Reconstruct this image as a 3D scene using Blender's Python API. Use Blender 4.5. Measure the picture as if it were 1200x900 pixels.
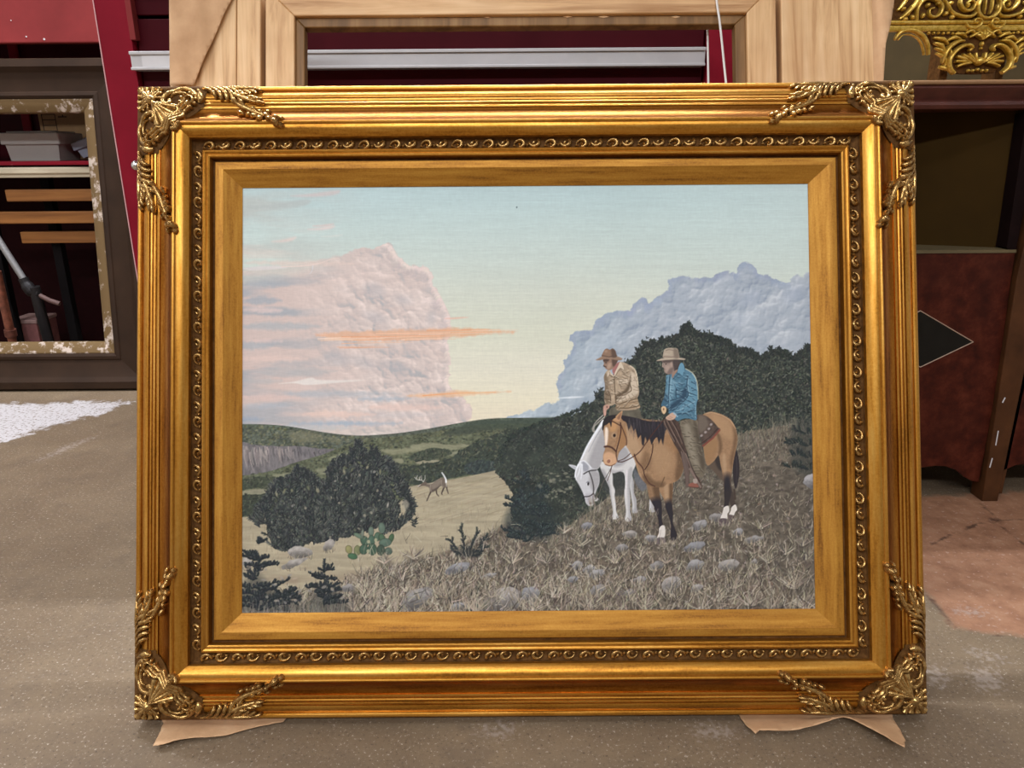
import bpy, bmesh, math, random
import numpy as np
from mathutils import Matrix, Vector

for o in list(bpy.data.objects): bpy.data.objects.remove(o)
scene = bpy.context.scene
COL = scene.collection
random.seed(3)

# ---------------------------------------------------------------------------
# camera (phone held low, tipped down), world, lamps, exposure
# ---------------------------------------------------------------------------
FPX = 867.0
PITCH, ROLL, CAM_H = math.radians(17.5), -0.0076, 0.731
cF = np.array([0, math.cos(PITCH), -math.sin(PITCH)]); cU0 = np.array([0, math.sin(PITCH), math.cos(PITCH)]); cR0 = np.array([1., 0, 0])
cR = math.cos(ROLL)*cR0+math.sin(ROLL)*cU0
cU = -math.sin(ROLL)*cR0+math.cos(ROLL)*cU0
cO = np.array([0, 0, CAM_H])
cam = bpy.data.objects.new('camera', bpy.data.cameras.new('camera')); COL.objects.link(cam)
cam.data.sensor_width = 36; cam.data.lens = 36*FPX/1200; cam.data.clip_start = .02
cam.matrix_world = Matrix(((cR[0], cU[0], -cF[0], 0), (cR[1], cU[1], -cF[1], 0), (cR[2], cU[2], -cF[2], CAM_H), (0, 0, 0, 1)))
scene.camera = cam

world = bpy.data.worlds.new('room_light'); scene.world = world; world.use_nodes = True
world.node_tree.nodes['Background'].inputs[0].default_value = (.97, 1, 1.05, 1)
world.node_tree.nodes['Background'].inputs[1].default_value = .12

def ceiling_lamp(x, y, z, sx, sy, power, col=(.95, 1, 1.09), tilt=0):
    l = bpy.data.lights.new('ceiling_lamp', 'AREA'); l.shape = 'RECTANGLE'; l.size = sx; l.size_y = sy; l.energy = power; l.color = col
    o = bpy.data.objects.new('ceiling_lamp', l); COL.objects.link(o); o.location = (x, y, z); o.rotation_euler = (tilt, 0, 0)
    return o
ceiling_lamp(-.35, 1.975, 3.0, 2.4, .05, 84)          # fluorescent run just behind the picture
ceiling_lamp(-.5, -.55, 3.0, 2.4, .3, 14)          # run over the photographer
ceiling_lamp(-.5, -2.3, 3.0, 3.6, .3, 122)           # next run back
ceiling_lamp(-2.3, .4, 3.0, .25, 2.6, 40)           # added unseen side lamps, for highlights on the side scoops
ceiling_lamp(2.3, .4, 3.0, .25, 2.6, 8)  # the right one of the added pair, kept weak
scene.view_settings.view_transform = 'Standard'; scene.view_settings.look = 'None'
scene.view_settings.exposure = .46; scene.view_settings.gamma = 1; scene.view_settings.use_curve_mapping = False

# ---------------------------------------------------------------------------
# helpers
# ---------------------------------------------------------------------------
def ray(px, py):
    return cR*(px-600)/FPX-cU*(py-450)/FPX+cF
def at(px, py, Y):
    d = ray(px, py); return cO+d*(Y/d[1])
def on_floor(px, py, z=0.):
    d = ray(px, py); return cO+d*((z-CAM_H)/d[2])

def tag(o, label=None, cat=None, group=None, kind=None):
    if label: o['label'] = label
    if cat: o['category'] = cat
    if group: o['group'] = group
    if kind: o['kind'] = kind
    return o
def empty(name, loc=(0, 0, 0), rot=(0, 0, 0)):
    o = bpy.data.objects.new(name, None); COL.objects.link(o); o.location = loc; o.rotation_euler = rot; o.empty_display_size = .05
    return o
def link(name, me, parent=None, loc=(0, 0, 0), rot=(0, 0, 0)):
    o = bpy.data.objects.new(name, me); COL.objects.link(o); o.parent = parent; o.location = loc; o.rotation_euler = rot
    return o
def make_mesh(name, verts, faces, mat, angle=40):
    me = bpy.data.meshes.new(name); me.from_pydata([tuple(map(float, v)) for v in verts], [], faces); me.validate(); me.update()
    bm = bmesh.new(); bm.from_mesh(me); bmesh.ops.recalc_face_normals(bm, faces=bm.faces); bm.to_mesh(me); bm.free()
    if angle: me.shade_smooth(); me.set_sharp_from_angle(angle=math.radians(angle))
    if mat: me.materials.append(mat)
    return me
def mobj(name, verts, faces, mat, parent=None, angle=40, loc=(0, 0, 0), rot=(0, 0, 0)):
    return link(name, make_mesh(name, verts, faces, mat, angle), parent, loc, rot)
def box(name, x0, x1, y0, y1, z0, z1, mat, parent=None, bev=.003):
    v = [(x, y, z) for x in (x0, x1) for y in (y0, y1) for z in (z0, z1)]
    f = [(0, 1, 3, 2), (4, 6, 7, 5), (0, 4, 5, 1), (2, 3, 7, 6), (0, 2, 6, 4), (1, 5, 7, 3)]
    o = mobj(name, v, f, mat, parent, 0)
    if bev:
        m = o.modifiers.new('bevel', 'BEVEL'); m.width = bev; m.segments = 2; m.limit_method = 'ANGLE'
    return o
def prism(name, poly, y0, y1, mat, parent=None, bev=0, axis='y'):
    """extrude an outline (a, b): axis y -> (x, z) outline, axis z -> (x, y), axis x -> (y, z)"""
    n = len(poly)
    mk = {'y': lambda a, b, c: (a, c, b), 'z': lambda a, b, c: (a, b, c), 'x': lambda a, b, c: (c, a, b)}[axis]
    v = [mk(a, b, y0) for a, b in poly]+[mk(a, b, y1) for a, b in poly]
    f = [tuple(range(n)), tuple(range(2*n-1, n-1, -1))]+[(i, (i+1) % n, n+(i+1) % n, n+i) for i in range(n)]
    o = mobj(name, v, f, mat, parent, 35)
    if bev:
        m = o.modifiers.new('bevel', 'BEVEL'); m.width = bev; m.segments = 2; m.limit_method = 'ANGLE'; m.angle_limit = .6
    return o
def spline(pts, n=5):
    p = np.asarray(pts, float); m = len(p); out = []
    for i in range(m-1):
        a, b, c, d = p[max(i-1, 0)], p[i], p[i+1], p[min(i+2, m-1)]
        for k in range(n):
            t = k/n; out.append(.5*(2*b+(c-a)*t+(2*a-5*b+4*c-d)*t*t+(3*b-a-3*c+d)*t**3))
    out.append(p[-1]); return np.array(out)
def tube_geo(pts, rad, seg=8):
    p = np.asarray(pts, float); n = len(p); rad = np.broadcast_to(np.asarray(rad, float), (n,))
    v, f = [], []; up = None
    for i in range(n):
        t = p[min(i+1, n-1)]-p[max(i-1, 0)]; t = t/np.linalg.norm(t)
        if up is None:
            up = np.cross(t, (0, 0, 1.)); up = np.cross(t, (1., 0, 0)) if np.linalg.norm(up) < .1 else up
        up = up-t*(up@t); up /= np.linalg.norm(up); s = np.cross(t, up)
        for k in range(seg):
            a = 2*math.pi*k/seg; v.append(p[i]+rad[i]*(math.cos(a)*up+math.sin(a)*s))
    for i in range(n-1):
        for k in range(seg): f.append((i*seg+k, i*seg+(k+1) % seg, (i+1)*seg+(k+1) % seg, (i+1)*seg+k))
    f.append(tuple(range(seg))[::-1]); f.append(tuple((n-1)*seg+k for k in range(seg)))
    return v, f
def tube(name, pts, rad, mat, parent=None, seg=10):
    v, f = tube_geo(pts, rad, seg); return mobj(name, v, f, mat, parent, 50)

# ---- materials -------------------------------------------------------------
def srgb(c):
    c = np.asarray(c, float)/255; return tuple(np.where(c <= .04045, c/12.92, ((c+.055)/1.055)**2.4))+(1.,)
class Mat:
    """small node-graph builder"""
    def __init__(s, name, rough=.6, metal=0., spec=.5):
        s.m = bpy.data.materials.new(name); s.m.use_nodes = True; s.n = s.m.node_tree.nodes; s.l = s.m.node_tree.links
        s.b = s.n['Principled BSDF']; s.b.inputs['Roughness'].default_value = rough; s.b.inputs['Metallic'].default_value = metal; s.b.inputs['Specular IOR Level'].default_value = spec
        s.co = s.n.new('ShaderNodeTexCoord').outputs['Object']
    def mapping(s, scale):
        m = s.n.new('ShaderNodeMapping'); m.inputs['Scale'].default_value = scale; s.l.new(s.co, m.inputs[0]); return m.outputs[0]
    def noise(s, scale, detail=4, rough=.6, vec=None, dist=0.):
        n = s.n.new('ShaderNodeTexNoise'); n.inputs['Scale'].default_value = scale; n.inputs['Detail'].default_value = detail; n.inputs['Roughness'].default_value = rough; n.inputs['Distortion'].default_value = dist
        s.l.new(vec if vec else s.co, n.inputs['Vector']); return n.outputs['Fac']
    def ramp(s, fac, stops):
        r = s.n.new('ShaderNodeValToRGB'); e = r.color_ramp.elements
        while len(e) < len(stops): e.new(.5)
        for k, (p, c) in enumerate(stops): e[k].position = p; e[k].color = c if len(c) == 4 else tuple(c)+(1,)
        s.l.new(fac, r.inputs[0]); return r.outputs[0]
    def mix(s, fac, a, b, mode='MIX'):
        x = s.n.new('ShaderNodeMix'); x.data_type = 'RGBA'; x.blend_type = mode
        for sock, val in ((x.inputs[0], fac), (x.inputs[6], a), (x.inputs[7], b)):
            if hasattr(val, 'is_linked'): s.l.new(val, sock)
            else: sock.default_value = val
        return x.outputs[2]
    def mathn(s, op, a, b=0.):
        x = s.n.new('ShaderNodeMath'); x.operation = op
        for sock, val in ((x.inputs[0], a), (x.inputs[1], b)):
            if hasattr(val, 'is_linked'): s.l.new(val, sock)
            else: sock.default_value = val
        return x.outputs[0]
    def maprange(s, v, a, b, c=0., d=1.):
        x = s.n.new('ShaderNodeMapRange'); s.l.new(v, x.inputs[0])
        for k, q in enumerate((a, b, c, d)): x.inputs[k+1].default_value = q
        return x.outputs[0]
    def attr(s, name):
        a = s.n.new('ShaderNodeAttribute'); a.attribute_name = name; return a
    def color(s, c):
        if hasattr(c, 'is_linked'): s.l.new(c, s.b.inputs['Base Color'])
        else: s.b.inputs['Base Color'].default_value = c
    def rough(s, v): s.l.new(v, s.b.inputs['Roughness'])
    def bump(s, h, strength=.3, dist=.001):
        b = s.n.new('ShaderNodeBump'); b.inputs['Strength'].default_value = strength; b.inputs['Distance'].default_value = dist
        s.l.new(h, b.inputs['Height']); s.l.new(b.outputs[0], s.b.inputs['Normal'])

def simple(name, c, rough=.6, var=.12, scale=30, metal=0., spec=.4, bump=.15):
    M = Mat(name, rough, metal, spec); n = M.noise(scale, 5)
    a = np.array(srgb(c)); lo = tuple(a[:3]*(1-var*2))+(1,); hi = tuple(np.minimum(a[:3]*(1+var*2), 1))+(1,)
    M.color(M.ramp(n, [(.3, lo), (.7, hi)]))
    if bump: M.bump(n, bump, .0008)
    return M.m

def gold(name, lo, mid, hi, rough=.34, metal=.7, scale=45, patina=.5, axis=None, spec=.5):
    """gilded wood: burnished leaf, toned with umber, brushed along the length of the moulding"""
    M = Mat(name, rough, metal, spec)
    sc = [scale*2.2]*3
    if axis is not None: sc[axis] = scale*.16
    v = M.mapping(sc)
    n1 = M.noise(1., 6, .65, v); n2 = M.noise(scale*7, 3, .7); n3 = M.noise(1., 3, .6, M.mapping([q*.14 for q in sc]))
    c = M.ramp(M.mathn('ADD', M.mathn('MULTIPLY', n1, .72), M.mathn('MULTIPLY', n2, .28)), [(.32, srgb(lo)), (.47, srgb(mid)), (.66, srgb(hi))])
    c = M.mix(M.maprange(n3, .5, .75, 0, patina), c, srgb(np.array(lo)*.8+np.array(mid)*.2))
    M.color(c); M.rough(M.maprange(n1, .2, .8, rough+.1, rough-.05)); M.bump(M.mathn('ADD', n2, n1), .14, .0006)
    return M.m

m_gold = {a: gold('gilded_rail', (122, 74, 18), (184, 126, 44), (212, 160, 76), metal=.85, axis=a) for a in (0, 2)}
m_goldband = {a: gold('gilded_scoop', (96, 52, 12), (150, 92, 30), (186, 128, 56), rough=.3, metal=1., axis=a) for a in (0, 2)}
m_liner = {a: gold('gilded_liner', (118, 72, 14), (168, 114, 34), (192, 140, 54), rough=.52, scale=60, metal=.55, axis=a) for a in (0, 2)}
m_patina = gold('umber_patina', (58, 36, 14), (86, 56, 24), (112, 76, 36), rough=.7, metal=.1, spec=.15)
m_ornament = gold('antique_gilt_ornament', (104, 76, 40), (168, 130, 74), (214, 178, 116), rough=.25, scale=90, metal=.85)
m_carved = gold('bright_gilt_carving', (140, 108, 34), (206, 168, 68), (238, 208, 118), rough=.3, scale=60, metal=.6)

def wood(name, a, b, c, scale=1., rough=.55, axis=2):
    M = Mat(name, rough, 0, .35); sc = [38*scale]*3; sc[axis] = 2.2*scale
    v = M.mapping(sc); n = M.noise(1., 6, .62, v, .6); n2 = M.noise(70, 3); n3 = M.noise(4*scale, 3)
    col = M.ramp(n, [(.3, srgb(a)), (.5, srgb(b)), (.72, srgb(c))])
    col = M.mix(M.maprange(n3, .45, .7, 0, .4), col, srgb(a)); M.color(col); M.bump(n, .18, .001)
    return M.m
m_pine = wood('raw_pine', (164, 116, 70), (220, 180, 130), (240, 206, 160), 1.5)
m_pine_h = wood('raw_pine_crossways', (156, 110, 66), (210, 168, 120), (232, 196, 150), 1.5, axis=0)
m_bead = wood('stained_bead', (96, 68, 36), (134, 98, 56), (160, 124, 78))
m_slat = wood('varnished_slat', (110, 66, 26), (142, 90, 40), (164, 110, 56), axis=0)

def red_paint(name, c, wear=.35):
    M = Mat(name, .46, 0, .1); n = M.noise(7, 5); sp = M.noise(46, 2, .5)
    a = np.array(c, float); col = M.ramp(n, [(.3, srgb(a*.9)), (.7, srgb(a*1.06))])
    col = M.mix(M.maprange(sp, .76, .8, 0, wear), col, srgb((206, 160, 150))); M.color(col); M.rough(M.maprange(n, .3, .7, .36, .5)); M.bump(n, .05, .001)
    return M.m
m_red = red_paint('red_enamel', (132, 22, 38), .12)
m_redpanel = red_paint('faded_red_enamel', (134, 52, 51))
m_redshade = red_paint('shaded_red_enamel', (66, 7, 16), .1)  # darkened red: shade on the drawers is in the colour; back panels share it
m_edge = simple('bare_edge', (214, 160, 158), .5, .05)
m_alu = simple('aluminium_pull', (200, 196, 194), .42, .04, 12, metal=.55)
m_label = simple('paper_label', (214, 210, 208), .7, .02)
m_steel = simple('polished_steel', (208, 206, 202), .2, .03, metal=1.)
m_dark = simple('black_iron', (34, 30, 30), .5, .1, metal=.3)
m_kraft = None
# ---------------------------------------------------------------------------
# floor, walls
# ---------------------------------------------------------------------------
def poly_sd(P, Xg, Yg):
    d2 = np.full(Xg.shape, 1e9); ins = np.zeros(Xg.shape, bool); n = len(P)
    for k in range(n):
        ax, ay = P[k][:2]; bx, by = P[(k+1) % n][:2]; ex, ey = bx-ax, by-ay
        t = np.clip(((Xg-ax)*ex+(Yg-ay)*ey)/(ex*ex+ey*ey+1e-12), 0, 1)
        d2 = np.minimum(d2, (Xg-ax-t*ex)**2+(Yg-ay-t*ey)**2)
        if ay != by: ins ^= ((ay > Yg) != (by > Yg)) & (Xg < ex*(Yg-ay)/ey+ax)
    return np.where(ins, -np.sqrt(d2), np.sqrt(d2))
def floor_poly(px): return [on_floor(*p) for p in px]
def build_floor():
    xs = np.r_[np.linspace(-3.5, -2.6, 5), np.linspace(-2.5, 2.3, 260), np.linspace(2.4, 3.5, 5)]
    ys = np.r_[np.linspace(-4, .35, 10), np.linspace(.4, 2.6, 170), np.linspace(2.7, 3.4, 6)]
    Xg, Yg = np.meshgrid(xs, ys); nx, ny = len(xs), len(ys)
    v = np.stack([Xg, Yg, 0*Xg], -1).reshape(-1, 3); idx = np.arange(nx*ny).reshape(ny, nx)
    f = np.stack([idx[:-1, :-1], idx[:-1, 1:], idx[1:, 1:], idx[1:, :-1]], -1).reshape(-1, 4)
    me = bpy.data.meshes.new('floor'); me.from_pydata(v.tolist(), [], f.tolist())
    white = poly_sd(floor_poly([(-60, 474), (0, 473), (40, 474), (95, 471), (150, 471.5), (118, 484), (90, 491), (62, 499), (40, 505), (10, 516), (-60, 540)]), Xg, Yg)
    brick = poly_sd(floor_poly([(1010, 590), (1090, 580), (1300, 570), (1420, 760), (1200, 748), (1165, 744), (1122, 738), (1108, 722), (1090, 700), (1040, 660)]), Xg, Yg)
    scuff = np.full(Xg.shape, 1.)
    for pl in [[(1138, 788), (1160, 784), (1172, 800), (1158, 808), (1144, 802)], [(1090, 784), (1104, 786), (1106, 800), (1094, 802)], [(560, 855), (600, 850), (590, 862)], [(820, 853), (860, 856), (850, 862), (815, 860)], [(45, 540), (75, 524), (110, 512), (72, 530)], [(1120, 715), (1150, 716), (1150, 720), (1122, 718)], [(1140, 762), (1170, 770), (1168, 774), (1140, 766)]]:
        scuff = np.minimum(scuff, poly_sd(floor_poly(pl), Xg, Yg))
    crack = np.full(Xg.shape, 1.)
    for pl in [[(1085, 692), (1114, 734), (1118, 737)], [(1118, 737), (1165, 745), (1260, 752)], [(1150, 590), (1180, 620), (1230, 660)], [(1086, 640), (1150, 612), (1230, 606)]]:
        P = floor_poly(pl)
        for k in range(len(P)-1):
            ax, ay = P[k][:2]; ex, ey = P[k+1][0]-ax, P[k+1][1]-ay
            t = np.clip(((Xg-ax)*ex+(Yg-ay)*ey)/(ex*ex+ey*ey), 0, 1); crack = np.minimum(crack, np.hypot(Xg-ax-t*ex, Yg-ay-t*ey))
    for nm, a in (('white_paint', white), ('brick_patch', brick), ('scuff', scuff), ('crack', crack)):
        at_ = me.attributes.new(nm, 'FLOAT', 'POINT'); at_.data.foreach_set('value', a.ravel().astype(np.float32))
    M = Mat('worn_concrete', .62, 0, .35)
    n1 = M.noise(2.2, 6, .6); n2 = M.noise(210, 3, .75); n3 = M.noise(26, 6, .65); n4 = M.noise(120, 2, .5)
    base = M.ramp(n1, [(.3, srgb((106, 88, 68))), (.55, srgb((128, 109, 85))), (.75, srgb((142, 122, 96)))])
    base = M.mix(M.maprange(n3, .35, .7, 0, .3), base, srgb((98, 84, 70)))
    base = M.mix(M.maprange(n2, .6, .68, 0, .75), base, srgb((196, 182, 164)))
    base = M.mix(M.maprange(n2, .42, .33, 0, .6), base, srgb((62, 52, 44)))
    n5 = M.noise(9, 5, .7); base = M.mix(M.maprange(n5, .52, .68, 0, .35), base, srgb((90, 76, 64)))
    br = M.ramp(n3, [(.3, srgb((134, 94, 70))), (.55, srgb((156, 114, 86))), (.75, srgb((168, 130, 102)))])
    br = M.mix(M.maprange(n4, .62, .72, 0, .5), br, srgb((188, 160, 142)))
    wob = M.mathn('MULTIPLY', M.mathn('SUBTRACT', n3, .5), .06)
    base = M.mix(M.maprange(M.mathn('ADD', M.attr('brick_patch').outputs['Fac'], wob), .006, -.012), base, br)
    wf = M.maprange(M.mathn('ADD', M.attr('white_paint').outputs['Fac'], M.mathn('MULTIPLY', M.mathn('SUBTRACT', n3, .5), .2)), .012, -.012)
    wf = M.mathn('MULTIPLY', wf, M.maprange(n4, .36, .46, .25, 1.))
    base = M.mix(wf, base, srgb((196, 190, 188)))
    sf = M.maprange(M.mathn('ADD', M.attr('scuff').outputs['Fac'], M.mathn('MULTIPLY', M.mathn('SUBTRACT', n4, .5), .08)), .01, -.01, 0, .42)
    base = M.mix(sf, base, srgb((176, 162, 150)))
    ck = M.maprange(M.mathn('ADD', M.attr('crack').outputs['Fac'], M.mathn('MULTIPLY', M.mathn('SUBTRACT', n3, .5), .03)), .006, .0005, 0, .7)
    base = M.mix(ck, base, srgb((62, 46, 38)))
    M.color(base); M.rough(M.maprange(n1, .3, .7, .5, .72)); M.bump(n2, .35, .0012)
    me.materials.append(M.m)
    tag(link('floor', me), 'worn brown-grey concrete floor with a white paint patch and a brick-red patch', 'floor', kind='structure')
build_floor()
m_olive = simple('olive_plaster', (84, 68, 38), .75, .1, 6)
tag(box('wall_back', -3.5, 3.5, 3.3, 3.4, 0, 3.2, m_olive, bev=0), 'olive brown plaster wall behind the cabinets', 'wall', kind='structure')

m_wallpaint = simple('pale_wall_paint', (212, 208, 202), .8, .03, 3)
tag(box('wall_left', -3.5, -3.4, -4, 3.4, 0, 3.2, m_wallpaint, bev=0), 'pale painted side wall', 'wall', kind='structure')
tag(box('wall_right', 3.4, 3.5, -4, 3.4, 0, 3.2, m_wallpaint, bev=0), 'pale painted side wall', 'wall', kind='structure')
tag(box('wall_front', -3.5, 3.5, -4.1, -4, 0, 3.2, simple('brown_wall_paint', (104, 92, 80), .8, .05, 3), bev=0), 'brown painted wall behind the viewer', 'wall', kind='structure')
tag(box('ceiling', -3.5, 3.5, -4.1, 3.4, 3.2, 3.3, m_wallpaint, bev=0), 'pale painted ceiling', 'ceiling', kind='structure')
# ---------------------------------------------------------------------------
# the oil painting: brushwork laid down stroke by stroke into a colour grid
# (coordinates are the photograph's pixels; the grid is rectified onto the canvas)
# ---------------------------------------------------------------------------
PS = 1.35
PX0, PY0, PX1, PY1 = 280., 210., 960., 724.
PW, PH = int((PX1-PX0)*PS), int((PY1-PY0)*PS)
rng = np.random.default_rng(7)
GX = (np.arange(PW)+.5)/PS+PX0
GY = (np.arange(PH)+.5)/PS+PY0
IMG = np.zeros((PH, PW, 3), np.float32)

def c3(c): return np.asarray(c, np.float32)/255.

def vnoise(sx, sy, seed, octs=3, gain=.5):
    """smooth noise in 0..1; sx, sy = feature size in photo pixels"""
    out = np.zeros((PH, PW), np.float32); amp = 1.; tot = 0.
    r = np.random.default_rng(seed)
    for o in range(octs):
        nx, ny = int((PX1-PX0)/sx)+3, int((PY1-PY0)/sy)+3
        g = r.random((ny, nx)).astype(np.float32)
        fx, fy = (GX-PX0)/sx, (GY-PY0)/sy
        ix, iy = fx.astype(int), fy.astype(int)
        tx, ty = fx-ix, fy-iy
        tx = tx*tx*(3-2*tx); ty = ty*ty*(3-2*ty)
        a = g[iy][:, ix]; b = g[iy][:, ix+1]; c = g[iy+1][:, ix]; d = g[iy+1][:, ix+1]
        tx = tx[None]; ty = ty[:, None]
        out += amp*((a*(1-tx)+b*tx)*(1-ty)+(c*(1-tx)+d*tx)*ty); tot += amp
        amp *= gain; sx = max(sx/2, .8); sy = max(sy/2, .8)
    return out/tot

def window(x0, y0, x1, y1):
    i0 = max(0, int((x0-PX0)*PS)-1); i1 = min(PW, int((x1-PX0)*PS)+2)
    j0 = max(0, int((y0-PY0)*PS)-1); j1 = min(PH, int((y1-PY0)*PS)+2)
    return i0, i1, j0, j1

def smooth(pts, n=5, closed=True):
    p = np.asarray(pts, float); m = len(p); out = []
    for i in range(m if closed else m-1):
        if closed: a, b, c, d = p[i-1], p[i], p[(i+1) % m], p[(i+2) % m]
        else: a, b, c, d = p[max(i-1, 0)], p[i], p[i+1], p[min(i+2, m-1)]
        for k in range(n):
            t = k/n
            out.append(.5*((2*b)+(c-a)*t+(2*a-5*b+4*c-d)*t*t+(3*b-a-3*c+d)*t**3))
    if not closed: out.append(p[-1])
    return np.array(out)

def sdist(pts, i0, i1, j0, j1):
    x = GX[None, i0:i1]; y = GY[j0:j1, None]
    d2 = np.full((j1-j0, i1-i0), 1e9); ins = np.zeros(d2.shape, bool)
    n = len(pts)
    for k in range(n):
        ax, ay = pts[k]; bx, by = pts[(k+1) % n]
        ex, ey = bx-ax, by-ay  # the near-black panel under the shelf is added to stand for shade there
        t = np.clip(((x-ax)*ex+(y-ay)*ey)/(ex*ex+ey*ey+1e-12), 0, 1)
        d2 = np.minimum(d2, (x-ax-t*ex)**2+(y-ay-t*ey)**2)
        if ay != by:
            c = ((ay > y) != (by > y)) & (x < ex*(y-ay)/ey+ax)
            ins ^= c
    d = np.sqrt(d2)
    return np.where(ins, -d, d)

def mask(pts, soft=0., sm=4, rough=0., seed=0):
    p = smooth(pts, sm) if sm else np.asarray(pts, float)
    m = soft+2+rough
    w = window(p[:, 0].min()-m, p[:, 1].min()-m, p[:, 0].max()+m, p[:, 1].max()+m)
    i0, i1, j0, j1 = w
    if i1 <= i0 or j1 <= j0: return w, np.zeros((0, 0), np.float32)
    sd = sdist(p, *w)
    if rough: sd = sd+(vnoise(5, 5, seed+91, 3)[j0:j1, i0:i1]-.5)*2*rough
    a = np.clip(.5-sd/(soft+1./PS), 0, 1)
    return w, a.astype(np.float32)

def lay(M, col, a=1., clip=None, tex=None):
    (i0, i1, j0, j1), al = M
    if al.size == 0: return
    al = al*a
    if clip is not None:
        (k0, k1, l0, l1), cm = clip
        full = np.zeros((PH, PW), np.float32); full[l0:l1, k0:k1] = cm
        al = al*full[j0:j1, i0:i1]
    col = c3(col)
    if tex is not None:
        col = np.clip(col[None, None, :]*(1+tex[j0:j1, i0:i1, None]), 0, 1)
    reg = IMG[j0:j1, i0:i1]
    reg += (col-reg)*al[..., None]

SHADE = 1.
def fill(pts, col, a=1., soft=0., sm=4, clip=None, tex=None, rough=0., seed=0):
    if clip is not None: a = min(1., a*SHADE)
    M = mask(pts, soft, sm, rough, seed); lay(M, col, a, clip, tex); return M

def stroke(pts, w0, w1, col, a=1., clip=None, soft=0.):
    """a tapered brush stroke along a polyline"""
    p = np.asarray(pts, float); m = max(w0, w1)+1.5+soft
    i0, i1, j0, j1 = window(p[:, 0].min()-m, p[:, 1].min()-m, p[:, 0].max()+m, p[:, 1].max()+m)
    if i1 <= i0 or j1 <= j0: return
    x = GX[None, i0:i1]; y = GY[j0:j1, None]; n = len(p)-1
    al = None
    for k in range(n):
        ax, ay = p[k]; ex, ey = p[k+1]-p[k]
        t = np.clip(((x-ax)*ex+(y-ay)*ey)/(ex*ex+ey*ey+1e-9), 0, 1)
        r = w0+(w1-w0)*(k+t)/n
        d = np.sqrt((x-ax-t*ex)**2+(y-ay-t*ey)**2)-r*.5
        v = np.clip(.5-d/(soft+1./PS), 0, 1)
        al = v if al is None else np.maximum(al, v)
    wm = min(1., max(w0, w1)*PS)                    # hairlines thin out instead of vanishing
    al = al*a*wm
    if clip is not None:
        (k0, k1, l0, l1), cm = clip
        full = np.zeros((PH, PW), np.float32); full[l0:l1, k0:k1] = cm
        al = al*full[j0:j1, i0:i1]
    reg = IMG[j0:j1, i0:i1]
    reg += (c3(col)-reg)*al[..., None].astype(np.float32)

LINE = 1.
def curve(pts, w0, w1, col, a=1., **k): stroke(smooth(pts, 4, False), w0*LINE, w1*LINE, col, min(1., a*LINE), **k)

def ell(cx, cy, rx, ry, rot, col, a=1., soft=0., clip=None):
    m = max(rx, ry)+2+soft
    i0, i1, j0, j1 = window(cx-m, cy-m, cx+m, cy+m)
    if i1 <= i0 or j1 <= j0: return
    x = GX[None, i0:i1]-cx; y = GY[j0:j1, None]-cy
    c, s = math.cos(rot), math.sin(rot)
    q = np.sqrt(((c*x+s*y)/rx)**2+((-s*x+c*y)/ry)**2)
    al = np.clip(.5-(q-1)*min(rx, ry)/(soft+1./PS), 0, 1)*a
    if clip is not None: al = al*clip[j0:j1, i0:i1]
    reg = IMG[j0:j1, i0:i1]
    reg += (c3(col)-reg)*al[..., None].astype(np.float32)

def frame_of(M):
    (i0, i1, j0, j1), a = M
    f = np.zeros((PH, PW), np.float32); f[j0:j1, i0:i1] = a
    return f

def inside(F, x, y):
    i = int((x-PX0)*PS); j = int((y-PY0)*PS)
    return 0 <= i < PW and 0 <= j < PH and F[j, i] > .5

def under(line, col, a=1., soft=0., tex=None):
    """fill everything below a ridge line"""
    p = smooth(line, 6, False); yy = np.interp(GX, p[:, 0], p[:, 1])
    al = np.clip(.5+(GY[:, None]-yy[None])/(soft+1./PS), 0, 1)*a
    c = c3(col)[None, None] if tex is None else np.clip(c3(col)[None, None]*(1+tex[..., None]), 0, 1)
    IMG[:] = IMG+(c-IMG)*al[..., None]

def puff(cx, cy, r, col, a, clip, ang, soft=.45):
    """one cauliflower lobe: crisp on the lit rim, melting away on the other side"""
    i0, i1, j0, j1 = window(cx-r-2, cy-r-2, cx+r+2, cy+r+2)
    if i1 <= i0 or j1 <= j0: return
    x = (GX[None, i0:i1]-cx)/r; y = (GY[j0:j1, None]-cy)/r
    q = np.sqrt(x*x+y*y)
    edge = np.clip((1-q)*r*PS*.8, 0, 1)
    side = np.clip(.55+.75*(x*math.cos(ang)+y*math.sin(ang)), 0, 1)
    al = edge*side*a*clip[j0:j1, i0:i1]
    reg = IMG[j0:j1, i0:i1]
    reg += (c3(col)-reg)*al[..., None].astype(np.float32)

def jit(c, s): return np.clip(np.asarray(c, float)+rng.normal(0, s)+rng.normal(0, s*.35, 3), 0, 255)
def pick(l): return l[int(rng.integers(len(l)))]
def pt_in(F, box):
    for _ in range(60):
        x = rng.uniform(box[0], box[2]); y = rng.uniform(box[1], box[3])
        if inside(F, x, y): return x, y
    return None

def foliage(F, box, n, pal, size, dirn=None, clipF=None, ln=1.6):
    """leaf dabs: short strokes scattered over a mask"""
    for k in range(n):
        q = pt_in(F, box)
        if q is None: continue
        a = rng.uniform(0, 6.28) if dirn is None else rng.normal(dirn, .6)
        s = size*rng.uniform(.6, 1.4)
        dx, dy = math.cos(a)*s*ln, math.sin(a)*s*ln
        stroke([(q[0]-dx/2, q[1]-dy/2), (q[0]+dx/2, q[1]+dy/2)], s, s*.6, jit(pick(pal), 7), rng.uniform(.55, 1))

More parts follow.
